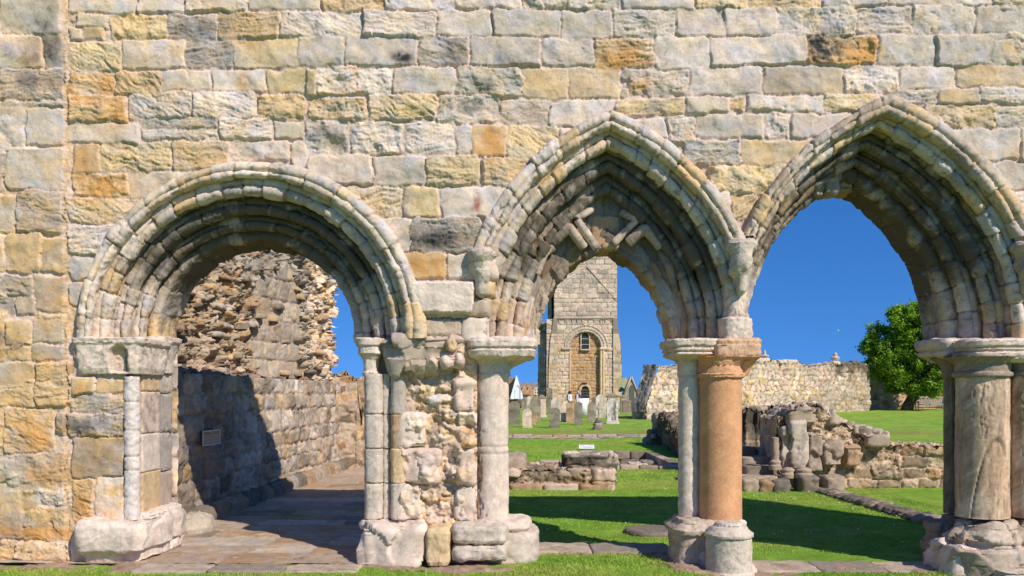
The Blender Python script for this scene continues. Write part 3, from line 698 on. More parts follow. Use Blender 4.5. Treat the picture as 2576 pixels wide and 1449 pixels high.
loft(g, X(1262, 8.6), .33, [(zc(936), .04, .03), (zc(918), .14, .08, 3), (zc(904), .26, .27, 5), (zc(898), .315, .40, 6), (zc(884), .335, .42, 6), (zc(879), .31, .40, 6), (zc(874), .34, .43, 6), (zc(862), .345, .435, 6), (zc(853), .325, .41, 6), (zc(851), .01, .01, 6)], 'W', disp=.012, dscale=.5, seed=74, step=.012, sec='G', nmax=260)
build('capital', g, STONE, p1)
g = Geo()
block(g, X(898, 8.25), X(1068, 8.25), -.22, .55, -.08, Z(1327, 8.25), 'W', r=.07, disp=.02, seed=81, exp=7, step=.017, sec='S', dscale=.9, nmax=300, facet=(.03, 18), bed=.003)
block(g, X(1069, 8.2), X(1131, 8.2), -.26, .3, -.02, Z(1331, 8.2), 'Y', r=.05, disp=.010, seed=82, exp=8, step=.017, sec='B')
block(g, X(1134, 8.2), X(1276, 8.2), -.27, .5, Z(1372, 8.2), Z(1326, 8.2), 'G', r=.04, disp=.012, seed=83, exp=8, step=.017)
block(g, X(1134, 8.2), X(1276, 8.2), -.27, .5, Z(1415, 8.2), Z(1375, 8.2), 'G', r=.04, disp=.014, seed=84, exp=8, step=.017)
block(g, X(905, 8.4), X(1260, 8.4), -.05, .9, -.1, Z(1335, 8.4), 'P', r=.03, disp=.01, seed=85, exp=8, step=.03)
loft(g, X(1264, 8.75), .30, [(-.1, .01, .01), (-.1, .35, .36), (.0, .36, .38), (Z(1345, 8.6), .36, .38), (Z(1335, 8.6), .345, .36), (Z(1332, 8.6), .01, .01)], 'G', disp=.010, seed=86, exp=3, step=.018)
loft(g, X(1262, 8.75), .28, [(Z(1334, 8.6), .01, .01), (Z(1333, 8.6), .28, .30), (Z(1326, 8.6), .30, .32), (Z(1312, 8.6), .29, .31), (Z(1309, 8.6), .25, .27), (Z(1308, 8.6), .01, .01)], 'W', disp=.010, seed=87, exp=3, step=.018)
loft(g, X(940, 8.6), .2, [(Z(1330, 8.6), .01, .01), (Z(1328, 8.6), .12, .2), (Z(1318, 8.6), .14, .22), (Z(1310, 8.6), .11, .2), (Z(1306, 8.6), .01, .01)], 'W', disp=.010, seed=88, exp=4, step=.018)
build('base', g, STONE, p1)

# ---- twin shafted pier between arches two and three
g = Geo(); loft(g, X(1733, 8.8), .26, SH(.112, Z(1306, 8.8), Z(905, 8.8)), 'W', disp=.006, dscale=.6, seed=91, step=.013, bed=.0006, sec='E', joints=(Z(947, 8.8),))
build_p2 = build('pier', g, STONE, wall); p2 = build_p2
g = Geo(); xo = X(1818, 8.55); OR = np.array(lin((214, 158, 114))) * .92
loft(g, xo, .15, SH(.207, Z(1310, 8.55), Z(946, 8.55)), OR, disp=.001, dscale=1.2, seed=92, step=.012, bed=.0002, sec=OR * np.array([1.1, 1.28, 1.45]), nmax=120)
build('shaft', g, STONE, p2)
g = Geo(); loft(g, X(1790, 9.1), .66, SH(.13, .3, Z(905, 9.1)), 'S', disp=.006, seed=93)
build('shaft', g, STONE, p2)
g = Geo(); zo = lambda p: Z(p, 8.5)
loft(g, xo, .15, [(zo(952), .01, .01), (zo(951), .212, .212), (zo(949), .232, .232), (zo(941), .236, .236), (zo(938), .215, .215), (zo(920), .212, .212), (zo(906), .222, .23, 3), (zo(897), .26, .26, 4), (zo(896), .01, .01)], OR, disp=.003, seed=94, step=.011, sec='I')
loft(g, X(1866, 8.6), .36, [(zo(945), .01, .01), (zo(944), .10, .25, 3), (zo(925), .11, .28, 4), (zo(905), .15, .35, 4), (zo(898), .18, .40, 5), (zo(897), .01, .01)], OR, disp=.004, seed=95, step=.014, sec='I')
loft(g, X(1857, 8.45), .33, [(zo(900), .01, .01), (zo(899), .225, .40, 8), (zo(893), .232, .415, 8), (zo(870), .235, .42, 8), (zo(866), .23, .415, 8), (zo(858), .236, .42, 8), (zo(852), .215, .40, 8), (zo(851), .01, .01, 8)], OR * np.array([.95, 1.2, 1.5]), disp=.007, dscale=.5, seed=96, step=.011, sec='I', nmax=260)
build('capital', g, STONE, p2)
g = Geo()
loft(g, X(1738, 8.75), .32, [(zo(945), .01, .01), (zo(945), .115, .115), (zo(915), .12, .12), (zo(903), .14, .16, 3), (zo(897), .20, .30, 5), (zo(890), .225, .36, 6), (zo(884), .21, .34, 6), (zo(880), .235, .37, 6), (zo(873), .225, .37, 6), (zo(868), .25, .39, 6), (zo(856), .255, .395, 6), (zo(852), .24, .38, 6), (zo(851), .01, .01)], 'W', disp=.006, seed=97, step=.012, nmax=220, sec='S')
build('abacus', g, STONE, p2)
g = Geo()
loft(g, X(1845, 8.1), -.30 + .08, [(-.16, .01, .01), (-.16, .24, .24), (-.06, .232, .232), (-.045, .215, .215), (.0, .21, .21), (Z(1362, 8.0), .208, .208), (Z(1361, 8.0), .222, .222), (Z(1354, 8.0), .224, .224), (Z(1338, 8.0), .17, .17), (Z(1332, 8.0), .135, .135), (Z(1325, 8.0), .12, .12), (Z(1323, 8.0), .10, .10), (Z(1323, 8.0), .01, .01)], 'G', disp=.006, dscale=.5, seed=101, step=.011, sec='E')
loft(g, X(1748, 8.65), .20, [(-.16, .01, .01), (-.14, .24, .32, 4), (Z(1375, 8.5), .22, .30, 4), (Z(1345, 8.5), .225, .31, 4), (Z(1342, 8.5), .25, .34, 4), (Z(1330, 8.5), .26, .35, 4), (Z(1318, 8.5), .19, .28, 4), (Z(1308, 8.5), .17, .25, 4), (Z(1306, 8.5), .01, .01)], 'S', disp=.012, dscale=.5, seed=102, step=.014, sec='G')
loft(g, X(1812, 8.5), .18, [(-.16, .01, .01), (-.15, .36, .34, 4), (.02, .30, .32, 3), (Z(1345, 8.5), .27, .28, 3), (Z(1330, 8.5), .265, .27, 3), (Z(1316, 8.5), .255, .26, 3), (Z(1309, 8.5), .23, .235), (Z(1307, 8.5), .01, .01)], 'W', disp=.016, dscale=.5, seed=103, step=.014, sec='G')
build('base', g, STONE, p2)

# ---- clustered pier at the right
g = Geo(); block(g, 4.70, 5.3, .35, .98, -.1, 2.1, 'L', r=.04, disp=.02, seed=110, step=.04)
p3 = build('pier', g, STONE, wall)
for (px, d, r, c, ptop, pbot, sd, dsp) in ((2391, 9.15, .068, 'N', 945, 1292, 111, .004), (2471, 8.68, .240, 'S', 945, 1308, 112, .005), (2588, 8.66, .205, 'S', 945, 1306, 113, .005)):
    g = Geo(); xx = X(px, d); yy = d + CAMY
    cl = COL[c] * np.array([1.04, .95, .86]) if c == 'S' else COL[c]
    loft(g, xx, yy, SH(r, Z(pbot, d - r), Z(ptop, d - r)), cl, disp=dsp, dscale=1.4, seed=sd, step=.012, sec='L' if c == 'N' else 'W', streak=.20, nmax=150, bed=.0003)
    V_ = g.V[-1]; a = np.arctan2(V_[:, 1] - yy, V_[:, 0] - xx)
    f = ss(.9, 1.6, samp(NR, a/5 + sd*.1, V_[:, 2]*.15)) * .012
    n = np.stack([np.cos(a), np.sin(a), a*0], -1); V_[:] -= n * f[:, None]
    if r > .22:     # the curved scar on the big shaft
        zs = .35 + .80 * (np.clip(1 - (np.abs(a + pi/2 - .05) / 1.0)**2.2, 0, 1))
        sc = np.exp(-((V_[:, 2] - zs) / .03)**2) * (np.abs(a + pi/2) < 1.0); V_[:] += n * (sc * -.016)[:, None]
        blw = (V_[:, 2] < zs) & (np.abs(a + pi/2) < 1.0); V_[blw] -= n[blw] * .006
        g.C[-1] = g.C[-1] * (1 - .35 * sc)[:, None]; g.C[-1][blw] *= np.array([.95, .9, .85])
    build('shaft', g, STONE, p3)
g = Geo(); z3 = lambda p: Z(p, 8.6)
loft(g, X(2471, 8.68), .18, [(z3(950), .01, .01), (z3(949), .245, .245), (z3(946), .268, .268), (z3(938), .268, .268), (z3(934), .245, .245), (z3(915), .25, .25), (z3(903), .30, .30), (z3(898), .34, .34), (z3(897), .01, .01)], 'L', disp=.005, seed=120, step=.012, sec='S')
loft(g, X(2391, 9.1), .58, [(z3(950), .01, .01), (z3(948), .09, .09), (z3(936), .09, .09), (z3(915), .11, .11), (z3(898), .2, .2), (z3(897), .01, .01)], 'L', disp=.005, seed=121, step=.014)
loft(g, X(2590, 8.66), .16, [(z3(950), .01, .01), (z3(946), .225, .225), (z3(938), .225, .225), (z3(932), .21, .21), (z3(910), .23, .23), (z3(898), .30, .30), (z3(897), .01, .01)], 'L', disp=.005, seed=122, step=.014)
z4 = lambda p: Z(p, 9.15)
loft(g, X(2391, 9.15) + .02, .62, [(z4(905), .01, .01), (z4(904), .20, .26, 5), (z4(896), .27, .33, 5), (z4(889), .285, .34, 5), (z4(884), .26, .32, 5), (z4(878), .29, .34, 5), (z4(866), .30, .35, 5), (z4(857), .29, .34, 5), (z4(855), .01, .01, 5)], 'W', disp=.008, dscale=.6, seed=124, step=.013, sec='S', nmax=260)
loft(g, 5.16, .46, [(z3(912), .01, .01), (z3(911), .66, .52, 7), (z3(904), .74, .56, 7), (z3(896), .77, .57, 7), (z3(890), .775, .57, 7), (z3(886), .745, .55, 7), (z3(880), .775, .57, 7), (z3(876), .76, .56, 7), (z3(871), .79, .585, 7), (z3(860), .80, .59, 7), (z3(855), .78, .57, 7), (z3(853), .01, .01, 7)], 'W', disp=.010, dscale=.6, seed=123, step=.013, sec='S', nmax=420)
build('capital', g, STONE, p3)
g = Geo()
loft(g, X(2356, 9.1), .55, [(-.2, .01, .01), (-.2, .12, .14, 3), (.0, .145, .16, 3), (.10, .15, .17, 3), (.16, .10, .12, 3), (.20, .10, .13, 3), (.22, .125, .15, 3), (.29, .12, .14, 3), (.30, .01, .01)], 'L', disp=.014, seed=130, sec='T', dscale=.4)
loft(g, X(2391, 9.12), .6, [(.2, .01, .01), (.2, .13, .13), (.30, .12, .12), (.315, .095, .095), (.35, .09, .09), (.36, .01, .01)], 'L', disp=.004, seed=131)
B3 = [(-.25, .01, .01), (-.24, .40, .40, 3), (-.02, .42, .42, 3), (.10, .41, .41, 3), (.13, .36, .36), (.17, .34, .34), (.20, .36, .36), (.25, .33, .33), (.29, .28, .28), (.345, .26, .26), (.35, .01, .01)]
loft(g, X(2474, 8.68), .18, B3, 'S', disp=.022, dscale=1.1, seed=132, step=.015, sec='G', nmax=260, bed=.005, facet=(.03, 26))
loft(g, X(2600, 8.6), .12, [(z, a*1.05, b*1.05) + tuple(e) for z, a, b, *e in B3], 'S', disp=.022, dscale=1.1, seed=133, step=.015, sec='G', nmax=260, bed=.005, facet=(.03, 26))
block(g, X(2378, 8.55), X(2520, 8.4), -.12, .6, -.25, .16, 'W', r=.07, disp=.03, seed=134, exp=5, sec='G', step=.018, bed=.006, facet=(.04, 14))
block(g, X(2500, 8.2), X(2700, 8.2), -.42, .3, -.25, .0, 'G', r=.07, disp=.03, seed=135, exp=5, sec='E', step=.018, bed=.006, facet=(.04, 14))
build('base', g, STONE, p3)
# stump of the next pier beyond the frame, carrying the right end shaped for its shadow
g = Geo(); block(g, 5.2, 7.0, .1, .98, -.2, 2.13, 'S', r=.05, disp=.03, seed=140, step=.05)
build('pier', g, STONE, wall)

# ---- thresholds between the piers
for (x0, x1, y0, y1, z0, z1, lab, col, n) in ((X(330, 8.0), X(900, 8.0), -.56, -.20, -.1, .008, 'worn flagstone step in front of the round arch', 'S', 3),
                            (-.02, X(1700, 8.9), .42, .98, -.2, .005, 'stone sill set in the grass under the middle arch', 'S', 2), (X(1900, 8.6), 4.3, .06, .60, -.25, -.115, 'long flat stone sill under the right hand arch', 'S', 3)):
    g = Geo(); e = np.linspace(x0, x1, n + 1)
    for i in range(n):
        block(g, e[i] + .004, e[i+1] - .004, y0 + .012*i, y1 - .01*i, z0, z1 - .003*i, ['S', 'L', 'S'][i % 3], r=.015, disp=.006, seed=150 + i, exp=14, step=.03, nmax=260, sec='L')
    build('threshold', g, STONE, None, label=lab, cat='stone sill', loc=((x0+x1)/2, (y0+y1)/2, 0))
# ============================================================ GROUND
def lawn_z(x, y):
    """terrain height; y = distance behind the wall face"""
    x = np.asarray(x, float); y = np.asarray(y, float)
    z = -.02 - .115 * ss(1.5, 2.4, x) * ss(3, 1, y)
    z = np.where(y > .5, z * (1 - ss(.5, .9, y)) - .125 * ss(.5, .9, y), z)
    z = z + .10 * ss(9, 21, y) + .06 * ss(21, 24, y) + .06 * ss(30, 40, y) + .20 * ss(45, 70, y)
    z = z + .015 * samp(NM, x/25, y/25) * ss(8, 14, y)
    return z
def far_rgb(c): return np.asarray(c, float)
def grass_col(U_, V_):
    base = np.array([.225, .370, .040]); dry = np.array([.40, .40, .085]); deep = np.array([.125, .285, .022])
    f = np.clip(ss(-.5, 1.3, samp(NF, U_/9, V_/6)) + .35*ss(.8, 1.8, samp(NF, U_/2.2 + .2, V_/2.2)), 0, 1); q = ss(.2, 1.8, samp(NF, U_/3 + .3, V_/5 + .4))
    C = base * (1 - .55*q[..., None]) + deep * .55*q[..., None]
    C = C * (1 - .5*f[..., None]) + dry * .5*f[..., None]
    return C * (1 + .08 * samp(NR, U_/2, V_/2))[..., None]
PITS = [(.78, 2.0, 20.4 + CAMY, 22.2 + CAMY), (1.95, 3.75, 20.4 + CAMY, 24.8 + CAMY)]
xs_ = np.concatenate([np.linspace(-300, -14, 40), np.arange(-13.8, 12, .10), np.linspace(12.2, 60, 120), np.linspace(62, 400, 40)])
ys_ = np.concatenate([np.linspace(-40, -3, 30), np.arange(-2.9, 3, .06), np.arange(3, 28, .12), np.arange(28, 90, .6), np.linspace(92, 1500, 50)])
U_, V_ = np.meshgrid(xs_, ys_)
Zg = lawn_z(U_, V_) + .006 * samp(NR, U_/3, V_/3) * (V_ < 30)
Zg = Zg - .35 * ((U_ < -.75) & (V_ > .9) & (V_ < 13) & (U_ > -12))      # under the paved room
mk = np.ones(U_.shape, bool)
for (a, b, c, d) in PITS: mk &= ~((U_ > a + .02) & (U_ < b - .02) & (V_ > c + .02) & (V_ < d - .02))
Cg = grass_col(U_, V_)
bank = np.exp(-((V_ - 26.8) / 2.2)**2) * .6; Cg = Cg * (1 - bank[..., None]) + np.array([.30, .25, .07]) * bank[..., None]
g = Geo(); surf(g, np.stack([U_, V_, Zg], -1), Zg*0, Cg, mk)
GRASS = mat('mown_grass', rough=.95, grain=.26, gscale=26, bump=1., bdist=.03, bscale=42, spec=.1)
build('ground', g, GRASS, kind='structure')
# grass blades
def blades(n, x0, x1, y0, y1, h, w, seed, cond=None):
    r = np.random.default_rng(seed); x = r.uniform(x0, x1, n); y = r.uniform(y0, y1, n)
    dens = samp(NF, x/2, y/2) ; k = dens > -1.9
    if cond is not None: k &= cond(x, y)
    for (a_, b_, c_, d_) in PITS: k &= ~((x > a_ - .05) & (x < b_ + .05) & (y > c_ - .05) & (y < d_ + .1))
    x, y = x[k], y[k]; n = len(x)
    z = lawn_z(x, y) - .004; a = r.uniform(0, 2*pi, n); hh = h * r.uniform(.5, 1.25, n); l = r.normal(size=(n, 2)) * h * .45; ww = w * r.uniform(.7, 1.3, n)
    p0 = np.stack([x - np.cos(a)*ww, y - np.sin(a)*ww, z], -1); p1 = np.stack([x + np.cos(a)*ww, y + np.sin(a)*ww, z], -1)
    p2 = np.stack([x + l[:, 0]*.5 + np.cos(a)*ww*.7, y + l[:, 1]*.5 + np.sin(a)*ww*.7, z + hh*.65], -1); p3 = np.stack([x + l[:, 0], y + l[:, 1], z + hh], -1)
    V = np.stack([p0, p1, p2, p3], 1).reshape(-1, 3); C = grass_col(x, y) * r.uniform(.75, 1.45, (n, 1)); C[r.random(n) < .12] = np.array([.34, .30, .10])
    return V, np.arange(4*n).reshape(-1, 4), np.repeat(C, 4, 0)
BL = mat('grass_blade', rough=.7, grain=.05, bump=0, spec=.2)
def soil_edge(x):   # front edge (towards the viewer) of the bare soil strip under the wall
    x = np.asarray(x, float)
    e = -.40 + .05*np.sin(x*2.3) - .04
    e = e + (.42 - e) * ss(-.02, .12, x) * ss(1.50, 1.38, x)
    e = e * (1 - ss(2.5, 2.9, x)) + .05 * ss(2.5, 2.9, x) - .10 * ss(1.5, 1.7, x) * ss(2.6, 2.4, x) - .14 * np.exp(-((x + .2)/.35)**2)
    return e + .035 * samp(NF, x/3, x*0 + .2)
def front_ok(x, y): return y < soil_edge(x) + .04
g = Geo(); V, Q, C = blades(130000, -6, 7, -1.7, .42, .030, .0022, 1, front_ok); g.add(V, Q, C)
V, Q, C = blades(2500, -5.4, 7, -.9, .42, .045, .003, 2, lambda x, y: np.abs(y - soil_edge(x)) < .06); g.add(V, Q, C)
build('foreground_grass', g, BL, label='short mown grass along the foot of the wall', cat='grass', kind='stuff')
g = Geo(); V, Q, C = blades(120000, -.2, 6.5, 1.0, 9, .022, .0028, 3, lambda x, y: (x > -.1)); g.add(V, Q, C)
V, Q, C = blades(60000, -.3, 7, 9, 22, .03, .005, 4); g.add(V, Q, C)
build('cloister_grass', g, BL, label='short lawn grass behind the arches', cat='grass', kind='stuff')
# daisies
g = Geo(); r = np.random.default_rng(9)
for _ in range(170):
    x = r.uniform(.1, 6.4); y = r.uniform(1.2, 12); z = float(lawn_z(x, y)) + .03; s = .006 + r.random()*.006
    g.add([(x-s, y-s, z), (x+s, y-s, z), (x+s, y+s, z+.004), (x-s, y+s, z+.004)], [(0, 1, 2, 3)], (.75, .75, .7))
build('daisies', g, PLAIN, label='tiny white daisies dotted over the lawn', cat='daisies', kind='stuff')
# bare soil strip
us = np.arange(-6.3, 7, .02); vs = np.linspace(0, 1, 40); U_, T_ = np.meshgrid(us, vs)
e = soil_edge(U_); Vy = e * (1 - T_) + np.maximum(.40, e + .03) * T_
Hs = .004 * samp(NR, U_/.6, Vy/.6) + .012*samp(NM, U_/2, Vy/2)
zs = lawn_z(U_, np.minimum(Vy, .45)) + .004 - .02 * (1 - ss(0, .12, T_))
Cs = np.array(lin((176, 146, 122))) * .75 * (1 + .14 * samp(NR, U_/.7, Vy/.7))[..., None]; Cs = np.repeat(Cs[..., None], 1, -1)[..., 0] if Cs.ndim > 3 else Cs
g = Geo(); surf(g, np.stack([U_, Vy, zs], -1), Hs, np.clip(Cs, .02, .8)); build('soil', g, mat('bare_soil', grain=.2, gscale=90, bump=.8, bdist=.006, bscale=120), kind='structure')
# paved room floor
uf = np.arange(-5.0, -.55, .016); vf = np.arange(-.15, 12.2, .03)
st = []; rr = np.random.default_rng(4); y = -.2
while y < 12.3:
    h = rr.uniform(.35, .6); x = -5.2 - rr.uniform(0, .5)
    while x < -.5:
        w_ = rr.uniform(.5, 1.1); st.append((x, y, x + w_, y + h, rr.choice(list('SSTLSSTG')), 's', .0)); x += w_
    y += h
H, C, _ = masonry(uf, vf, st, mortar='S', edge=.012, hs=.008, seed=70, wob=.012)
C = C * np.array([.90, .86, .82]); U_, V_ = np.meshgrid(uf, vf)
moss = ss(.9, 1.8, samp(NF, U_/4, V_/4)) * .4; C = C * (1 - moss[..., None]) + np.array([.16, .20, .06]) * moss[..., None]
g = Geo(); surf(g, np.stack([U_, V_, U_*0 - .008], -1), H * .7, C); build('paved_floor', g, STONE, kind='structure')

# ============================================================ WALL HELPERS
def strip_wall(geo, p0, p1, z0, z1, side=1, step=.03, st=None, rub=None, hs=.02, seed=0, mask=None, batter=0., cmul=None, mort='M', thick=None, post=None, topcol=None, bow=.03):
    """vertical face from p0 to p1 (plan), facing right-hand side of the direction p0->p1"""
    p0 = np.array(p0, float); p1 = np.array(p1, float); L = np.hypot(*(p1 - p0)); d = (p1 - p0) / L; n = np.array([d[1], -d[0]])
    uu = np.arange(0, L + step, step); vv = np.arange(z0, z1 + step*.5, step); U_, V_ = np.meshgrid(uu, vv)
    if rub: H, C, m = rubble(uu, vv, **rub)
    else: H, C, m = masonry(uu, vv, st, seed=seed, hs=hs, mortar=mort)
    if post: H, C = post(U_, V_, H, C, m)
    if cmul is not None: C = C * np.asarray(cmul)
    b = bow * samp(NM, U_/8 + seed, V_/8) - batter * (V_ - z0)
    Pp = np.stack([p0[0] + d[0]*U_ + n[0]*b, p0[1] + d[1]*U_ + n[1]*b, V_], -1)
    mk = None if mask is None else mask(U_, V_)
    surf(geo, Pp, H, np.clip(C, .01, .9), mk)
    if thick:   # top and both ends follow the same silhouette
        wv = np.arange(0, thick + step, step*1.5); tops = np.array([vv[mk[:, i]].max() if mk is not None and mk[:, i].any() else (z1 if mk is None else z0) for i in range(len(uu))])
        ok = np.array([True if mk is None else mk[:, i].any() for i in range(len(uu))])
        Uw, Ww = np.meshgrid(uu, wv); H2, C2, _ = rubble(uu, wv, **(rub or dict(sx=.2, sy=.15, amp=.03)))
        Zt = np.repeat(tops[None], len(wv), 0) - .01
        Pt_ = np.stack([p0[0] + d[0]*Uw - n[0]*Ww, p0[1] + d[1]*Uw - n[1]*Ww, Zt], -1)
        if cmul is not None: C2 = C2 * np.asarray(cmul)
        if topcol is not None: C2 = C2 * np.asarray(topcol)
        surf(geo, Pt_, H2, np.clip(C2, .01, .9), np.repeat(ok[None], len(wv), 0))
        for i, sgn in ((int(np.argmax(ok)), 1), (len(ok) - 1 - int(np.argmax(ok[::-1])), -1)):
            ve = np.arange(z0, tops[i] + step*.5, step)
            if len(ve) < 2: continue
            Ve, We = np.meshgrid(ve, wv); H3, C3, _ = rubble(ve, wv, **(rub or dict(sx=.2, sy=.15, amp=.03)))
            if cmul is not None: C3 = C3 * np.asarray(cmul)
            ui = uu[i]
            Pe = np.stack([p0[0] + d[0]*ui - n[0]*We, p0[1] + d[1]*ui - n[1]*We, Ve], -1)
            surf(geo, Pe, H3, np.clip(C3, .01, .9), flip=(sgn < 0))
    return geo

# ============================================================ ROOM WALL ON THE LEFT
CW = 9579.0
def sidep(px, off=0.): d = CW / (1362 - px); return np.array([X(px, d) + off, d + CAMY])
pA, pB = sidep(300), sidep(852)
room = thing('ruined_wall', (pA[0], pA[1], 0), 'tall ruined side wall of the roofless room seen through the round arch', 'wall')
d_ = (pB - pA) / np.hypot(*(pB - pA)); LL = float(np.hypot(*(pB - pA)))
# facing runs far -> near so that its right-hand side looks into the room: use p0=pA (near) p1=pB (far): normal = (dy,-dx) = +x
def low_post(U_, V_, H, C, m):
    dark_grad = (ss(1.75, .1, V_) * .15 + ss(4.2, 2.4, U_) * .30); C = C * (1 - dark_grad[..., None]) ; stn = ss(.3, 1.6, samp(NF, U_/2, V_/.9 + .4)) * .5  # courses darker towards the bottom and the near end
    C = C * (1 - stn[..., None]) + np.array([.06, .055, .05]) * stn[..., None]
    return H, C
g = Geo()
stl = courses(0, LL + .1, 0, 1.86, ch=(.20, .40), cw=(.18, .62), pal='SGDGLSWB', tex='sldr', seed=71, prot=.012)
strip_wall(g, pA, pB, -.05, 1.84, st=stl, hs=.020, step=.022, seed=71, mort='S', cmul=(1.0, .98, .94), post=low_post)
ut = np.arange(0, LL, .05); vt = np.arange(0, 1.9, .05); Ut, Vt = np.meshgrid(ut, vt)
H, C, _ = rubble(ut, vt, .3, .25, amp=.025, seed=33, pal='NLTR'); C = C * .6
nn = np.array([d_[1], -d_[0]]); tz = 1.82 + .35 * ss(.1, 1.4, Vt) * ss(5.5, 1.5, Ut) + .04*samp(NM, Ut/3, Vt/3)
surf(g, np.stack([pA[0] + d_[0]*Ut - nn[0]*Vt, pA[1] + d_[1]*Ut - nn[1]*Vt, tz], -1), H, C)
rm = build('lower_masonry', g, STONE, room)
g = Geo(); r = np.random.default_rng(12); q = 0.2
while q < LL - .1:        # projecting footing stones
    w_ = r.uniform(.28, .6); c_ = pA + d_ * (q + w_/2) + nn * .04
    loft(g, c_[0], c_[1], [(-.1, .01, .01, 5), (-.1, .17, w_/2, 5), (.10 + r.random()*.06, .15, w_/2 - .01, 5), (.17 + r.random()*.05, .07, w_/2 - .05, 5), (.2, .01, .01, 5)], 'SNLDT'[r.integers(5)], disp=.02, seed=r.integers(99), step=.03, nmax=60); q += w_
g.C = [c * .75 for c in g.C]
build('footing', g, STONE, room)
# rubble core above, set back at the near end
uA = np.array([X(400, 12.9), 12.9 + CAMY]); uB = pB + nn * -.02
LU = float(np.hypot(*(uB - uA)))
strip = (CW / (1362 - 695), CW / (1362 - 785))
def up_post(U_, V_, H, C, m):
    dpos = 12.9 + (18.7 - 12.9) * U_ / LU
    lowband = ss(.9, .2, np.abs(V_ - 3.0) - .4)
    H = H * 1.0 + .05 * samp(NM, U_/1.5, V_/1.5) 
    a = ((dpos > 15.3) & (dpos < 16.9) & (V_ < 3.9 + .15*np.sin(U_*9)))
    global _ash
    H = np.where(a, _ash[0][:H.shape[0], :H.shape[1]] + .05, H); C = np.where(a[..., None], _ash[1][:H.shape[0], :H.shape[1]] * .95, C)
    grey = ss(-.3, .6, U_ - 2.6 + (V_ - 3.4) * 1.3 + .5 * samp(NF, U_/2, V_/2)) * ss(5.0, 4.3, U_) * .6
    gg = C.mean(-1, keepdims=True) * np.array([1.0, .96, .88]) * .85
    C = np.where(a[..., None], C, C * (1 - grey[..., None]) + gg * grey[..., None])
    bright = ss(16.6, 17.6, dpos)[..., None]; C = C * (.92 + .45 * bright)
    return H, C
un = np.arange(0, LU + .02, .02); vn = np.arange(1.45, 6.21, .02)
_ash = masonry(un, vn, courses(0, LU + .1, 1.45, 6.3, ch=(.3, .42), cw=(.28, .5), pal='GDSEG', tex='sr', seed=78), seed=78, mortar='S', hs=.02)[:2]
g = Geo()
def up_mask(U_, V_): return U_ < LU - .12 - .16 * np.abs(samp(NF, V_/2.2, V_*0 + .4)) - .10 * np.abs(samp(NR, V_/1.5, V_*0 + .1)) - .30 * ss(2.6, 1.9, V_)*0 - .12 * ss(3.6, 4.6, V_) + .20*ss(3.0, 2.6, V_)*0
strip_wall(g, uA, uB, 1.45, 6.2, step=.02, rub=dict(sx=.19, sy=.095, pal='TBSPGLSGSBN', mortar='S', amp=.11, seed=9, rough=.018, warp=.05), post=up_post, mask=up_mask, seed=3, cmul=(.88, .85, .80))
# broken thickness at the far end
ve = np.arange(1.5, 6.2, .03); wv = np.arange(0, 1.0, .03); Ve, We = np.meshgrid(ve, wv); H3, C3, _ = rubble(ve, wv, .09, .16, amp=.08, seed=31, pal='PBWTB')
ud = (uB - uA) / LU; un_ = np.array([ud[1], -ud[0]])
surf(g, np.stack([uB[0] - .35*ud[0] - un_[0]*We, uB[1] - .35*ud[1] - un_[1]*We, Ve], -1), H3, C3, flip=True)
build('rubble_core', g, STONE, room)
g = Geo(); r = np.random.default_rng(21)      # long slabs sticking out of the core
for _ in range(46):
    uu_ = r.uniform(.2, LU - .5); vz = r.uniform(1.9, 5.2); c_ = uA + ud * uu_ + un_ * .02; L_ = r.uniform(.08, .24)
    loft(g, c_[0], c_[1], [(vz, .01, .01, 4), (vz, .12 + r.random()*.05, L_, 4), (vz + r.uniform(.04, .10), .11 + r.random()*.05, L_, 4), (vz + .11, .01, .01, 4)], 'TLBSGG'[r.integers(6)], disp=.012, seed=r.integers(99), step=.03, nmax=40, nz=6, rot=r.normal()*.2)
g.C = [c * .8 for c in g.C]
build('projecting_slabs', g, STONE, room)
# low wall turning across the end of the room
g = Geo(); c0 = (X(800, 18.9), 18.9 + CAMY); c1 = (X(896, 19.2), 19.2 + CAMY); c2 = (-1.2, 19.6 + CAMY)
def lmask(a, b, base=2.0, amp=.10): return lambda U_, V_: V_ < base + amp * samp(NR, U_/2 + a, U_*0 + b)
sr = lambda sd: dict(sx=.30, sy=.2, pal='SGLTGB', mortar='M', amp=.035, seed=sd, rough=.012)
strip_wall(g, c0, c1, -.05, 2.3, step=.03, rub=sr(41), mask=lmask(.1, .3, 1.95, .06), thick=.7, cmul=(.8, .75, .66))
strip_wall(g, c1, c2, -.05, 2.3, step=.03, rub=sr(42), mask=lmask(.4, .3, 1.2, .2), thick=.7, cmul=(.8, .75, .66))
build('ruined_wall', g, STONE, label='low rubble wall closing the far end of the paved room', cat='wall', loc=(c0[0], c0[1], 0))
g = Geo(); strip_wall(g, (-16, 31), (-2.0, 31), -.05, 2.5, step=.08, rub=dict(sx=.45, sy=.25, pal='BTRSP', mortar='M', amp=.04, seed=44), mask=lmask(.7, .3, 2.33, .03), thick=.6, cmul=(.78, .7, .6))
build('boundary_wall', g, FAR, label='reddish boundary wall behind the low end wall of the room', cat='wall', loc=(-9, 31, 0))
# boulder kerb by the left jamb
g = Geo(); loft(g, X(492, 10.35), 10.35 + CAMY, [(-.1, .01, .01), (-.1, .20, .3), (.05, .22, .32), (.16, .18, .27), (.2, .1, .15), (.205, .01, .01)], 'E', disp=.016, seed=9, sec='S'); g.C = [c*.85 for c in g.C]
build('kerb_boulder', g, STONE, label='rounded mossy kerb boulder beside the left jamb of the round arch', cat='boulder', loc=(X(492, 10.35), 10.35 + CAMY, 0))
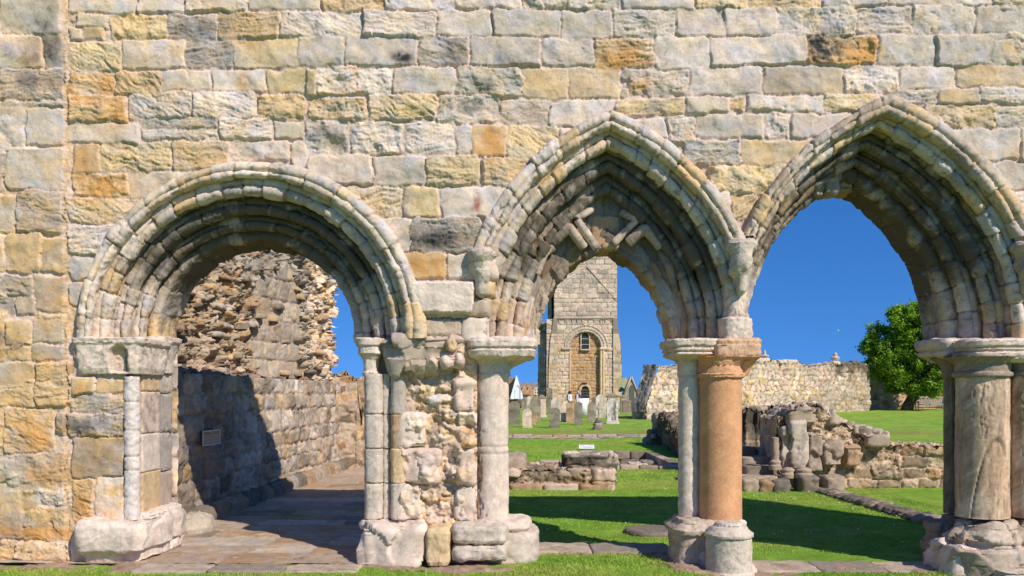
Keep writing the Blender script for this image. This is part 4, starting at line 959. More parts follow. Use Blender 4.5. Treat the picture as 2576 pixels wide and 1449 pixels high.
# plaque
pc = sidep(517); DARK = mat('plaque_enamel', rough=.35, grain=.02, bump=0, spec=.5)
pl = thing('plaque', (pc[0] + .06, pc[1], Z(1100, CW/(1362-517))), 'dark framed information plaque of small text on the shaded room wall', 'plaque')
def on_side(geo, a0, a1, z0, z1, o0, o1, col):    # thin box lying on the room wall; a along the wall
    P8 = []
    for zz in (z0, z1):
        for o in (o0, o1):
            for a in (a0, a1): q = pc + d_ * a + nn * o; P8.append((q[0], q[1], zz))
    geo.add(P8, [(0, 2, 3, 1), (4, 5, 7, 6), (0, 1, 5, 4), (2, 6, 7, 3), (0, 4, 6, 2), (1, 3, 7, 5)], COL[col] if isinstance(col, str) else col)
dp = CW / (1362 - 517); z0p, z1p = Z(1119, dp), Z(1082, dp); hwp = .52*(CW/(1362-538) - CW/(1362-495))
g = Geo(); on_side(g, -hwp, hwp, z0p, z1p, .055, .075, np.array([.05, .045, .045])); build('panel', g, DARK, pl, smooth=False)
g = Geo(); t_ = .012; fc = np.array([.55, .55, .58])
on_side(g, -hwp, hwp, z0p, z0p + t_, .075, .082, fc); on_side(g, -hwp, hwp, z1p - t_, z1p, .075, .082, fc); on_side(g, -hwp, -hwp + t_*1.6, z0p + t_, z1p - t_, .075, .082, fc); on_side(g, hwp - t_*1.6, hwp, z0p + t_, z1p - t_, .075, .082, fc)
build('frame', g, DARK, pl, smooth=False)
g = Geo(); r = np.random.default_rng(3)
for i in range(7):
    zz = z1p - .055 - i * .0165; a = -hwp + .035
    while a < hwp - .04:
        w_ = r.uniform(.012, .035); on_side(g, a, min(a + w_, hwp - .03), zz - .0075, zz, .0755, .077, np.array([.42, .40, .42])); a += w_ + .008
on_side(g, -.02, -.004, z1p - .036, z1p - .022, .0755, .077, fc*.8); on_side(g, .004, .02, z1p - .036, z1p - .022, .0755, .077, fc*.8)
build('lettering', g, DARK, pl, smooth=False)

# ============================================================ LOW RUINS BEHIND THE ARCHES
def slabrow(geo, x0, x1, y0, y1, z0, z1, pal, seed, lw=(.35, .7), r=.03, disp=.012):
    rr = np.random.default_rng(seed); x = x0
    while x < x1 - .05:
        w_ = min(rr.uniform(*lw), x1 - x); block(geo, x + .008, x + w_ - .008, y0 + rr.uniform(-.02, .02), y1, z0, z1 + rr.uniform(-.015, .01), pal[rr.integers(len(pal))], r=r, disp=disp, seed=int(rr.integers(999)), exp=7, step=.035, nmax=90); x += w_
dl = 15.8; yl = dl + CAMY
g = Geo()
xr = X(1552, dl)
strip_wall(g, (-.6, yl + .12), (xr - .04, yl + .12), -.15, .21, step=.025, rub=dict(sx=.24, sy=.12, pal='SLTGP', mortar='K', amp=.05, seed=61, rough=.02), thick=1.5, cmul=(.8, .76, .68))
slabrow(g, -.6, xr - .02, yl, yl + .35, -.2, -.02, 'SLPT', 62)
for i in range(26):
    a = np.random.default_rng(i + 500); bx = a.uniform(-.3, xr - .25); by = a.uniform(yl + .1, yl + 1.4)
    loft(g, bx, by, [(.1, .01, .01), (.12, a.uniform(.08, .2), a.uniform(.06, .14)), (.2 + a.random()*.07, a.uniform(.06, .15), .08), (.27, .01, .01)], 'SLTNP'[i % 5], disp=.02, seed=i, exp=3, nmax=40, step=.04)
for zz, (a, b) in enumerate([(-.2, .02), (.03, .24)]): block(g, xr - .45, xr, yl + .02*zz, yl + 1.5, a, b, 'TP'[zz], r=.03, disp=.015, seed=64 + zz, exp=8, step=.04)
block(g, -.7, X(1325, dl), yl + .3, yl + 1.6, .1, .45, 'S', r=.04, disp=.02, seed=66, exp=7, step=.04)
g.C = [c * .88 for c in g.C]
build('low_wall', g, STONE, label='low rubble foundation wall with a flat stepped front under the big block', cat='wall', loc=(1, yl, -.1))
g = Geo(); ds = 16.3; xa_, xb_ = X(1424, ds), X(1551, ds)
loft(g, (xa_+xb_)/2, ds + CAMY + .42, [(.21, .01, .01), (.215, .46, .38), (.30, .475, .41), (.42, .47, .42), (.455, .45, .40), (.46, .01, .01)], 'N', exp=9, disp=.016, dscale=1.2, seed=7, sec='E', step=.02, nmax=200, facet=(.04, 16))
V_ = g.V[-1]; k = np.where(V_[:, 2] > .44, 1.5, .42 + .5*ss(.2, 1., samp(NF, V_[:, 0]/2, V_[:, 2]/1.2))); g.C[-1] = g.C[-1] * k[:, None]  # top painted lighter and front darker, imitating light from above
build('stone_block', g, STONE, label='big squared grey green block lying on the low foundation wall', cat='stone block', loc=((xa_+xb_)/2, ds + CAMY, .2))
# sunken pit
g = Geo()
for (a, b, c, d) in PITS:
    zt = float(lawn_z((a+b)/2, d)) + .01
    for k, (u0, u1) in enumerate(((zt - .42, zt - .21), (zt - .20, zt + .012))): slabrow(g, a - .1, b + .1, d - .05, d + .3, u0, u1, 'LSNP', 80 + k, r=.02)
    slabrow(g, a - .1, b + .1, c - .3, c + .03, zt - .5, zt - .0, 'LS', 84)
    box(g, a - .1, b + .1, c - .1, d + .1, zt - .47, zt - .44, 'S')
    for xx in (a - .25, b - .03):
        for k in range(5):
            y0_ = c + (d - c) * k / 5; block(g, xx, xx + .28, y0_, y0_ + (d-c)/5 - .01, zt - .44, zt - .0, 'LNS'[k % 3], r=.02, disp=.012, seed=k + 90, exp=8, step=.05)
for k in range(4): block(g, 2.3 + k*.35, 2.75 + k*.35, 13.2 + k*.3, 13.9 + k*.4, -.45, -.25 + .03*k, 'SLPL'[k], r=.03, disp=.02, seed=k + 95, exp=5, step=.05)
build('sunken_pit', g, STONE, label='shallow stone lined pit cut into the lawn behind the big block', cat='pit', loc=(2.3, 14, -.3))
# kerb line at the foot of the graveyard bank
g = Geo(); yk = 32.0 + CAMY; slabrow(g, -1.5, 5.2, yk, yk + .3, -.05, float(lawn_z(2, yk)) + .09, 'SLPT', 97, lw=(.5, 1.1), r=.02)
uu = np.arange(-1.5, 6, .1); vv = np.arange(yk - .7, yk + .05, .05); U_, V_ = np.meshgrid(uu, vv); 
g2 = Geo(); H, C, _ = rubble(uu, vv, .15, .1, amp=.01, seed=3, pal='SLP'); surf(g2, np.stack([U_, V_, lawn_z(U_, V_) + .012], -1), H, C * .8); build('gravel_path', g2, FAR, kind='structure')
build('kerb', g, FAR, label='long low stone kerb at the foot of the graveyard bank', cat='kerb', loc=(1.8, yk, 0))
# little sign on the lawn
sx, sdp = X(1476, 25.7), 25.7; sg = thing('lawn_sign', (sx, sdp + CAMY, float(lawn_z(sx, sdp + CAMY))), 'small white framed sign lying low on the lawn in front of the headstones', 'sign')
def tilt_box(geo, a0, a1, b0, b1, h0, h1, col):
    c_, s_ = cos(.75), sin(.75); z0_ = float(lawn_z(sx, sdp + CAMY)) + .03
    V = [(sx + a, sdp + CAMY + b*c_ - h*s_, z0_ + b*s_ + h*c_) for h in (h0, h1) for b in (b0, b1) for a in (a0, a1)]
    geo.add(V, [(0, 2, 3, 1), (4, 5, 7, 6), (0, 1, 5, 4), (2, 6, 7, 3), (0, 4, 6, 2), (1, 3, 7, 5)], COL[col] if isinstance(col, str) else np.array(col))
g = Geo(); tilt_box(g, -.22, .22, 0, .15, 0, .02, (.8, .78, .74)); build('board', g, PLAIN, sg, smooth=False)
g = Geo(); tilt_box(g, -.19, .19, .03, .12, .02, .024, (.72, .66, .78)); build('panel', g, PLAIN, sg, smooth=False)
g = Geo()
for (a, b, c, d) in ((-.19, -.07, .117, .124), (.07, .19, .117, .124), (-.19, -.183, .03, .12), (.183, .19, .03, .12), (-.11, .18, .034, .042), (-.15, .15, .06, .064), (-.15, .12, .08, .084)): tilt_box(g, a, b, c, d, .024, .027, (.16, .12, .2))
build('lettering', g, PLAIN, sg, smooth=False)
for a_, b_ in ((-.2, -.17), (.17, .2)):
    g = Geo(); box(g, sx + a_, sx + b_, sdp + CAMY + .03, sdp + CAMY + .06, -.2, float(lawn_z(sx, sdp + CAMY)) + .06, 'W'); build('leg', g, PLAIN, sg, smooth=False)
# flat disc stone
g = Geo(); dd = 10.95; loft(g, X(1636, dd), dd + CAMY, [(-.3, .01, .01), (-.3, .31, .31), (-.10, .325, .325), (-.075, .31, .31), (-.068, .28, .28), (-.068, .01, .01)], 'L', disp=.006, seed=3, sec='N'); g.C = [c*.75 for c in g.C]
build('round_slab', g, STONE, label='flat dark round stone slab set in the shaded grass', cat='stone slab', loc=(X(1636, dd), dd + CAMY, -.1))
# diagonal footing
g = Geo(); a0 = np.array([X(2068, 15.6), 15.6 + CAMY]); a1 = np.array([X(2352, 11.7), 11.7 + CAMY]); nD = 13; r = np.random.default_rng(8)
for i in range(nD):
    p = a0 + (a1 - a0) * (i + .5) / nD; w_ = np.hypot(*(a1 - a0)) / nD / 2
    loft(g, p[0], p[1], [(-.2, .01, .01), (-.2, .19, w_), (-.09, .19, w_), (-.045 - r.random()*.03, .15, w_ - .02), (-.04, .01, .01)], 'LNSLK'[i % 5], exp=4, disp=.024, dscale=.5, seed=i, nmax=60, step=.025)
g.C = [c * .72 for c in g.C]
build('foundation_footing', g, STONE, label='narrow diagonal line of dark foundation stones crossing the lawn', cat='footing', loc=(a0[0], a0[1], -.1))

# ---- ruin cluster seen through the right hand arch
D1 = 16.2; Y1 = D1 + CAMY
rc = thing('ruined_range', (X(2050, D1), Y1, -.1), 'stepped ruin of rubble and broken pilasters behind the right hand arch', 'ruin')
sil = np.array([(1868, 1060), (1950, 1055), (1960, 1052), (1975, 1040), (2000, 1020), (2060, 1022), (2078, 1032), (2095, 1050), (2120, 1068), (2180, 1082), (2236, 1096), (2237, 1118), (2300, 1121), (2420, 1123)], float)
def sil_mask(U_, V_):
    x = U_ + X(1955, D1); px = PX + x / D1 * F; top = Z(np.interp(px, sil[:, 0], sil[:, 1]), D1) + .02*samp(NR, U_/1.5, U_*0 + .2)
    return V_ < top
stR = courses(0, 3.6, -.15, .9, ch=(.17, .24), cw=(.28, .6), pal='STLGSGL', tex='srd', seed=91, prot=.02)
def post_r(U_, V_, H, C, m):
    H2, C2, _ = rubble(U_[0], V_[:, 0], .22, .1, amp=.06, seed=17, pal='SLGGLS', mortar='S', rough=.02)
    k = (V_ > .42 - .12 * U_ + .05*samp(NF, U_, V_)) & (U_ < 2.2); 
    return np.where(k, H2, H), np.where(k[..., None], C2, C)
g = Geo(); strip_wall(g, (X(1955, D1), Y1), (X(2420, D1), Y1), -.2, 1.5, step=.018, st=stR, hs=.03, seed=91, mask=sil_mask, thick=1.1, post=post_r, cmul=(.92, .85, .74), bow=.05)
core_r = build('rubble_core', g, STONE, rc)
g = Geo(); r = np.random.default_rng(31)
for i in range(60):
    px = r.uniform(1975, 2230); dq = D1 + r.uniform(.02, .7); zt = Z(np.interp(px, sil[:, 0], sil[:, 1]), D1); s_ = r.uniform(.06, .17)
    loft(g, X(px, dq), dq + CAMY, [(zt - .12, .01, .01), (zt - .10, s_, s_*.7), (zt + r.random()*.05, s_*.8, s_*.6), (zt + .06, .01, .01)], 'SLGNGS'[i % 6], exp=3, disp=.02, dscale=.4, seed=i, nmax=36, step=.035, rot=r.uniform(0, 3))
g.C = [c * .9 for c in g.C]; build('loose_stones', g, STONE, rc)
g = Geo()
for (p0_, p1_, yt, yb, dd, c, sd) in ((1966, 1990, 1076, 1186, 16.05, 'G', 1), (1990, 2034, 1062, 1180, 15.95, 'G', 2), (2035, 2070, 1093, 1184, 15.9, 'S', 3), (2075, 2122, 1112, 1172, 15.85, 'S', 4), (2128, 2170, 1124, 1170, 16.0, 'T', 5), (2180, 2237, 1094, 1122, 16.0, 'S', 6), (1985, 2052, 1028, 1066, 16.0, 'S', 7)):
    block(g, X(p0_, dd), X(p1_, dd), dd + CAMY, dd + CAMY + .5, Z(yb, dd), Z(yt, dd), c, r=.03, disp=.010, seed=sd + 160, exp=8, step=.025, sec='L', facet=(.03, 10))
g.C = [c * .92 for c in g.C]; build('broken_pilasters', g, STONE, rc)
g = Geo()
for (px, dd, rr_) in ((1950, 15.95, .085), (1982, 15.75, .10), (2022, 15.65, .12)):
    zb = Z(1185, dd) - (.0 if px > 1960 else -.15)
    loft(g, X(px, dd), dd + CAMY, [(zb - .12, .01, .01), (zb - .12, rr_*1.3, rr_*1.3), (zb - .05, rr_*1.3, rr_*1.3), (zb - .03, rr_*1.05, rr_*1.05), (zb + .02, rr_*1.15, rr_*1.15), (zb + .05, rr_*.8, rr_*.8), (zb + (.45 if px < 1960 else .06), rr_*.7, rr_*.7), (zb + (.46 if px < 1960 else .07), .01, .01)], 'S', disp=.006, seed=px, step=.02)
g.C = [c * .85 for c in g.C]; build('column_bases', g, STONE, rc)
g = Geo()
for k, (yt, yb, dd) in enumerate(((1128, 1150, 16.9), (1150, 1172, 16.5), (1172, 1196, 16.1), (1200, 1222, 15.7))):
    slabrow(g, X(1790, dd), X((1968, 1972, 1990, 2005)[k], dd), dd + CAMY, dd + CAMY + .7, Z(yb, dd) - .04, Z(yt, dd), 'SLES', 170 + k, lw=(.5, 1.), r=.02)
for i, px in enumerate((1895, 1935, 1965, 2035, 2095)):
    dd = 15.55; block(g, X(px - 26, dd), X(px + 22, dd), dd + CAMY - .05*i, dd + CAMY + .3, -.2, Z(1206 - (8 if i > 2 else 0), dd), 'STNLS'[i], r=.04, disp=.02, seed=i + 180, exp=5, step=.03)
g.C = [c * .82 for c in g.C]; build('stepped_bench', g, STONE, rc)
# dark blind arcade behind
DB = 19.0; g = Geo(); xq0, xq1 = X(1800, DB), X(2060, DB)
def post_b(U_, V_, H, C, m):
    ph = (U_ / .42) % 1; rib = np.exp(-((ph - .5) / .10)**2) + .6*np.exp(-((ph - .12) / .06)**2); up = ss(.5, .9, V_); H = H + rib * (.06 + .10 * up) - .05*up
    dkk = ss(.62, .95, V_ + .12*samp(NF, U_/1.2, V_/2)) * .8; C = C * (1 - dkk[..., None]) + np.array([.05, .045, .038]) * dkk[..., None]
    return H, C
strip_wall(g, (xq0, DB + CAMY), (xq1, DB + CAMY), -.1, 1.34, step=.02, st=courses(0, 3, -.1, 1.4, ch=(.3, .4), cw=(.4, .5), pal='DLSD', seed=95), seed=95, post=post_b, mask=lambda U_, V_: V_ < 1.26 + .05*samp(NR, U_/1.2, U_*0), thick=.8, cmul=(.6, .57, .5), hs=.01)
for i in range(22):
    a = np.random.default_rng(i + 700); bx = a.uniform(xq0, xq1); loft(g, bx, DB + CAMY + .2, [(1.12, .01, .01), (1.15, .14, .16), (1.25 + a.random()*.06, .12, .15), (1.32, .01, .01)], 'LNKSN'[i % 5], disp=.02, seed=i, exp=3, nmax=36, step=.04)
build('blind_arcade', g, STONE, label='dark blind arcade with broken ribs behind the orange shaft', cat='ruin', loc=(xq0, DB + CAMY, 0))
# ruin line running away beside the lawn (seen left of the pale shaft)
g = Geo()
e0, e1 = np.array([4.75, 19.6]), np.array([4.35, 14.2])
LZ = float(np.hypot(*(e1 - e0)))
def post_c(U_, V_, H, C, m):
    ph = (U_ / .9) % 1; rib = np.exp(-((ph - .5) / .12)**2); H = H + rib * .12 * ss(.2, .3, V_)
    dkk = ss(-.2, 1.2, samp(NF, U_/2, V_/1.2)) * .5; C = C * (1 - dkk[..., None]) + np.array([.07, .06, .05]) * dkk[..., None]
    return H, C
strip_wall(g, e0[::1] + [0, 0], e1, -.1, 1.0, step=.03, rub=dict(sx=.3, sy=.16, pal='NLSTD', mortar='L', amp=.06, seed=71, rough=.02), post=post_c, mask=lambda U_, V_: V_ < 1.0 - .11*U_ + .05*samp(NR, U_/1.5, U_*0 + .3), cmul=(.7, .66, .58), thick=.6)
for i, (px, dd, zt, w_) in enumerate(((1668, 28.2, .98, .30), (1690, 27.6, .95, .28), (1648, 28.0, .45, .22), (1700, 26.6, .7, .3), (1640, 28.3, .18, .25))):
    block(g, X(px, dd) - w_, X(px, dd) + w_, dd + CAMY - .2, dd + CAMY + .4, -.1, zt, 'SLNLS'[i], r=.06, disp=.03, seed=i + 190, exp=6, step=.05, sec='K')
    loft(g, X(px, dd) - w_*.4, dd + CAMY - .25, [(.2, .01, .01), (.2, .09, .09), (zt - .12, .07, .07), (zt - .1, .01, .01)], 'S', disp=.008, seed=i)
g.C = [c * .85 for c in g.C]
build('ruined_range', g, STONE, label='low broken ruin with worn shafts at the lawn edge left of the pale shaft', cat='ruin', loc=(4, 18, 0))
# ============================================================ PRECINCT WALL, URNS
q0 = np.array([X(1622, 52.), 52 + CAMY]); q1 = np.array([X(2187, 70.), 70 + CAMY]); LQ = float(np.hypot(*(q1 - q0))); dq_ = (q1 - q0) / LQ; nq = np.array([dq_[1], -dq_[0]])
def wall_px(U_):   # photo x of a point along the wall
    xx = q0[0] + dq_[0]*U_; yy = q0[1] + dq_[1]*U_ - CAMY; return PX + xx / yy * F, yy
top_px = np.array([(1500, 922), (1655, 921), (1700, 922), (1860, 912), (1873, 913), (1900, 912), (1903, 905), (1922, 905), (1948, 905), (1965, 915), (1972, 909), (2010, 909), (2016, 915), (2040, 922), (2060, 917), (2098, 916), (2100, 912), (2130, 914), (2148, 914), (2150, 911), (2172, 911), (2176, 916), (2300, 916)], float)
def pw_mask(U_, V_):
    px, dd = wall_px(U_); top = Z(np.interp(px, top_px[:, 0], top_px[:, 1]), dd) + .04*samp(NR, U_/9, U_*0 + .3)
    lim = .02 + ss(.3, 3.4, V_) * 1.05
    return (V_ < top) & (U_ > lim)
def pw_post(U_, V_, H, C, m):
    px, dd = wall_px(U_); f = ss(2080, 2112, px) * ss(2.6, 3.3, V_ - (px - 2110)*.004 + .25*samp(NF, U_/4, V_/3)) * .85
    C = C * (1 - f[..., None]) + np.array([.06, .05, .035]) * f[..., None]
    lo = ss(1980, 2080, px) * ss(2.2, 1.0, V_ - (px-2050)*.012) * .35; C = C * (1 - lo[..., None]) + np.array([.20, .19, .14]) * lo[..., None]
    tp = ss(3.0, 3.35, V_) * .3 * (px < 2080); C = C * (1 - tp[..., None]) + np.array([.28, .22, .14]) * tp[..., None]
    return H, C
pwall = thing('precinct_wall', (q0[0], q0[1], 0), 'high cream rubble boundary wall with a sloping end behind the lawn', 'wall')
g = Geo(); strip_wall(g, q0, q1, -.3, 4.0, step=.07, rub=dict(sx=.62, sy=.36, pal='WPGBYWPGW', mortar='L', amp=.07, seed=101, rough=.02), post=pw_post, mask=pw_mask, thick=.9, cmul=(1.0, .95, .88), bow=.06)
# shaded sloping end
vs_ = np.arange(-.3, 3.4, .07); ws_ = np.arange(0, 1.0, .07); Vs, Ws = np.meshgrid(vs_, ws_); H, C, _ = rubble(vs_, ws_, .5, .35, amp=.05, seed=5, pal='NLSD')
us_ = ss(.3, 3.4, Vs) * 1.05
surf(g, np.stack([q0[0] + dq_[0]*us_ - nq[0]*Ws - .6*Ws*0, q0[1] + dq_[1]*us_ - nq[1]*Ws, Vs], -1), H, C * .7)
surf(g, np.stack([q1[0] - nq[0]*Ws*1.6, q1[1] - nq[1]*Ws*1.6, Vs*1.08], -1), H, C * .9, flip=True)
build('masonry', g, FAR, pwall)
g = Geo(); rr = np.random.default_rng(3)
for (a, b) in ((1905, 1946), (1966, 2012), (2100, 2145), (2148, 2174)):
    for k in range(int((b - a) / 9)):
        px = a + 4.5 + 9*k
        uu_ = np.interp(px, wall_px(np.linspace(0, LQ, 200))[0], np.linspace(0, LQ, 200)); dd = wall_px(uu_)[1]; c_ = q0 + dq_*uu_ - nq*.3
        zt = Z(np.interp(px, top_px[:, 0], top_px[:, 1]), dd)
        loft(g, c_[0], c_[1], [(zt - .12, .01, .01), (zt - .12, .17, .5, 5), (zt + .05, .17, .45, 5), (zt + .12, .15, .2, 4), (zt + .13, .01, .01)], 'K' if px > 2120 else 'W', disp=.02, seed=k, step=.1, nmax=30, nz=8)
build('coping', g, FAR, pwall)
URN1 = [(0, .01), (0, .26), (.12, .26), (.13, .10), (.22, .09), (.30, .22), (.42, .52), (.47, .56), (.50, .50), (.56, .26), (.68, .12), (.74, .17), (.80, .17), (.86, .08), (.95, .10), (1.0, .01)]
URN2 = [(0, .01), (0, .34), (.10, .34), (.12, .18), (.20, .16), (.28, .30), (.44, .46), (.52, .50), (.56, .54), (.62, .40), (.68, .22), (.74, .20), (.80, .26), (.86, .22), (.90, .12), (.96, .12), (1.0, .01)]
for px, yb, yt, prof, lab in ((1935, 906, 879, URN1, 'flat bowled stone urn finial on the left of the far wall top'), (2112, 914, 885, URN2, 'round bodied stone urn finial with tiered lid on the far wall')):
    uu_ = np.interp(px, wall_px(np.linspace(0, LQ, 200))[0], np.linspace(0, LQ, 200)); dd = wall_px(uu_)[1]; c_ = q0 + dq_*uu_ - nq*.35
    zb, zt = Z(yb + 3, dd), Z(yt, dd); h = zt - zb; u_ = thing('stone_urn', (c_[0], c_[1], zb), lab, 'urn', 'urns on the precinct wall')
    k = 3 if prof is URN1 else 4
    g = Geo(); loft(g, c_[0], c_[1], [(zb + h*a, b*h*.68, b*h*.68) for a, b in prof[:k]] + [(zb + h*prof[k-1][0], .01, .01)], 'G', disp=.006, step=.05, exp=4 if True else 2, nz=14); build('plinth', g, FAR, u_)
    g = Geo(); loft(g, c_[0], c_[1], [(zb + h*prof[k-1][0] - .01, .01, .01)] + [(zb + h*a, b*h*.68, b*h*.68) for a, b in prof[k-1:]], 'G', disp=.006, step=.04, sec='L'); build('bowl', g, FAR, u_)
# second, shaded stretch beyond the tree
g = Geo(); w0 = (X(2165, 74.5), 74.5 + CAMY); w1 = (X(2640, 77.), 77 + CAMY)
strip_wall(g, w0, w1, -.2, 3.85, step=.08, rub=dict(sx=.6, sy=.34, pal='BGSTW', mortar='M', amp=.05, seed=104), mask=lambda U_, V_: V_ < Z(917, 75) + .05*samp(NR, U_/5, U_*0), thick=.8, cmul=(.78, .70, .56), bow=.06)
build('precinct_wall', g, FAR, label='darker stretch of boundary wall set back behind the leafy tree', cat='wall', loc=(w0[0], w0[1], 0))
g = Geo(); strip_wall(g, (X(1601, 66), 66 + CAMY), (X(1660, 64), 64 + CAMY), -.2, 2.2, step=.1, rub=dict(sx=.5, sy=.3, pal='NLSD', mortar='L', amp=.04, seed=105), mask=lambda U_, V_: V_ < Z(985, 65) + 0*U_, thick=.6, cmul=(.5, .46, .4))
build('low_wall', g, FAR, label='dark low wall stub left of the sloping wall end', cat='wall', loc=(X(1601, 66), 66 + CAMY, 0))

# ============================================================ TOWER
DT = 83.; YT = DT + CAMY
tower = thing('stone_tower', (X(1474, DT), YT, .2), 'tall square ashlar tower with a blocked round arch seen through the middle arch', 'tower')
tz = lambda py: Z(py, DT)
xc = X(1474, DT)
def tower_post(U_, V_, H, C, m):
    px = PX + (U_ + X(1375, DT)) / DT * F
    hs_, cs_ = _tin
    x_ = U_ + X(1375, DT) - xc; rr_ = (1512 - 1436)/2 * DT / F; zspr = tz(873)
    inside = (np.abs(x_ + .05) < rr_) & ((V_ < zspr) | (np.hypot(x_ + .05, V_ - zspr) < rr_))
    H = np.where(inside, hs_ - .35, H); C = np.where(inside[..., None], cs_, C)
    ra = np.hypot(x_, V_ - zspr); arch = (V_ > zspr) & (ra > rr_ + .02) & (ra < rr_ + .62)
    ridge = .10 * np.abs(np.cos((ra - rr_) / .62 * pi * 2)); an = np.arctan2(V_ - zspr, x_); jn = (np.abs(((an / (pi/17)) % 1) - .5) > .46)
    H = np.where(arch, .02 + ridge - .05*jn, H); C = np.where(arch[..., None], (COL['G']*.9 * (1 - .3*jn[..., None])) * (1 + .1*samp(NR, U_/4, V_/4))[..., None], C)
    ra2 = arch & (ra > rr_ + .56); C = np.where(ra2[..., None], C*.6, C)
    band = (V_ > tz(880)) & (V_ < tz(874)) & (((px > 1412) & (px < 1436)) | ((px > 1507) & (px < 1530))); H = np.where(band, .22, H)
    st = ss(-.2, 1.4, samp(NF, U_/9, V_/5)) * .35 * (V_ > tz(800)); C = C * (1 - st[..., None]) + np.array([.20, .18, .15]) * st[..., None]
    return H, C
ut_ = np.arange(0, X(1551, DT) - X(1375, DT) + .12, .055)
g = Geo()
x0t, x1t = X(1375, DT), X(1551, DT)
un2 = np.arange(0, (x1t - x0t) + .055, .055); vn2 = np.arange(0, 27.0 + .0275, .055)
_tin = masonry(un2, vn2, courses(0, 7, 0, 9, ch=(.22, .42), cw=(.3, .62), pal='HTOBSHT', tex='sr', seed=203, prot=.02), seed=8, mortar='S', hs=.05, edge=.05)[:2]
_tin = (_tin[0][:, :], _tin[1] * np.array([.92, .86, .75]))
stt = courses(0, 7.2, 0, 7.2, ch=(.28, .42), cw=(.35, .9), pal='WGPWYP', tex='sr', seed=201) + courses(0, 7.2, 7.2, 27.2, ch=(.38, .50), cw=(.5, 1.1), pal='WGDWPWG', tex='sr', seed=202)
strip_wall(g, (x0t, YT), (x1t, YT), 0, 27.0, step=.055, st=stt, hs=.05, seed=201, mort='L', post=tower_post, bow=.0, cmul=(1.02, .97, .90))
# left, right and rear faces
stl2 = courses(0, 7, 0, 27, ch=(.4, .5), cw=(.5, 1.1), pal='GDSN', tex='sr', seed=205)
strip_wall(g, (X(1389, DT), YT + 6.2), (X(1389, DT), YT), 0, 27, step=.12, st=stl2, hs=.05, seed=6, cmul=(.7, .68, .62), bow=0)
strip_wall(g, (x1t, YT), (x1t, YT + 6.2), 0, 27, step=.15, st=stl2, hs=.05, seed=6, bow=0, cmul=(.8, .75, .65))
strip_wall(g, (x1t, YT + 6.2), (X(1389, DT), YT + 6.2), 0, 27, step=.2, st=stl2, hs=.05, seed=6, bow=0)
box(g, x0t, x1t, YT + .02, YT + 6.1, 26.6, 27.05, 'S')
walls = build('wall', g, FAR, tower)
# trim the upper shaft to its narrower face by cutting the front sheet left of its corner
me = walls.data
import bmesh
bm = bmesh.new(); bm.from_mesh(me); lx = X(1394, DT) - WL[tower.name][0]; wz = WL[tower.name][2]
dead = [v for v in bm.verts if v.co.x < lx - .02 and v.co.z + wz > tz(802) and v.co.y < .3 and v.co.y > -.6]
bmesh.ops.delete(bm, geom=dead, context='VERTS'); bm.to_mesh(me); bm.free()
g = Geo(); strip_wall(g, (X(1388, DT), YT + 6.2), (X(1394, DT), YT - .0), tz(802), 27, step=.12, st=stl2, hs=.04, seed=9, cmul=(.7, .68, .62), bow=0)
build('corner', g, FAR, tower)
# widening buttresses at the foot
vb_ = np.arange(0, tz(800), .06)
for (pa, pb, qa, qb) in ((1394, 1394, 1379, 1388), (1549, 1551, 1563.5, 1551)):
    g = Geo(); left = pa < 1450; top = tz(803); fx = lambda z: np.interp(z, [0, tz(930), tz(860), tz(835), tz(806)], [(1379 if left else 1564), (1380 if left else 1563.5), (1384 if left else 1560), (1388 if left else 1556), (1391 if left else 1551)])
    inner = 1402 if left else 1542
    uu = np.linspace(0, 1, 26); U1, V1 = np.meshgrid(uu, vb_); e_ = fx(V1); pxs = e_ * (1 - U1) + inner * U1 if left else inner * (1 - U1) + e_ * U1
    H, C, _ = masonry(uu * 1.0, vb_, courses(0, 1.1, 0, 7.2, ch=(.28, .42), cw=(.5, .9), pal='WGBPYS', tex='s', seed=211 + left), seed=3, hs=.04, mortar='L')
    Pm = np.stack([(pxs - PX)/F*DT, np.full_like(V1, YT - .16), V1], -1); surf(g, Pm, H*.5, C * np.array([1.02, .97, .9]))
    yy = np.linspace(0, 1.2, 10); W1, V2 = np.meshgrid(yy, vb_); ed = (fx(V2) - PX)/F*DT
    H, C, _ = masonry(yy, vb_, courses(0, 1.3, 0, 7.2, ch=(.3, .4), cw=(.5, .9), pal='GDSN', tex='s', seed=213), seed=3, hs=.04)
    surf(g, np.stack([ed, YT - .16 + W1, V2], -1), H*.5, C*.75, flip=left)
    build('buttress', g, FAR, tower)
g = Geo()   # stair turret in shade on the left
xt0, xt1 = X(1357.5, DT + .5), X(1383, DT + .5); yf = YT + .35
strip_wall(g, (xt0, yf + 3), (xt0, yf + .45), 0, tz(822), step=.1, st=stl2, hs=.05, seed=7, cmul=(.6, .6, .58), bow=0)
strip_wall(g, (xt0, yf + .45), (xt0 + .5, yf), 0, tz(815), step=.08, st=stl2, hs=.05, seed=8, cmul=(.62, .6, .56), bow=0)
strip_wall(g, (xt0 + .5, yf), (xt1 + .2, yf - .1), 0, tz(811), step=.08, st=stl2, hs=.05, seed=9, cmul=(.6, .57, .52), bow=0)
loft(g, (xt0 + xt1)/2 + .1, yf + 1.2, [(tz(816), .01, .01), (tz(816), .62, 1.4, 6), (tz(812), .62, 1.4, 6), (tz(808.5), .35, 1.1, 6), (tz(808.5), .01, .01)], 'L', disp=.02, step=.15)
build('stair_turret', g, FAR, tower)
g = Geo(); block(g, X(1393, DT), X(1552.5, DT), YT - .16, YT + .1, tz(802), tz(798), 'S', r=.03, disp=.01, step=.2, exp=14, nmax=120)
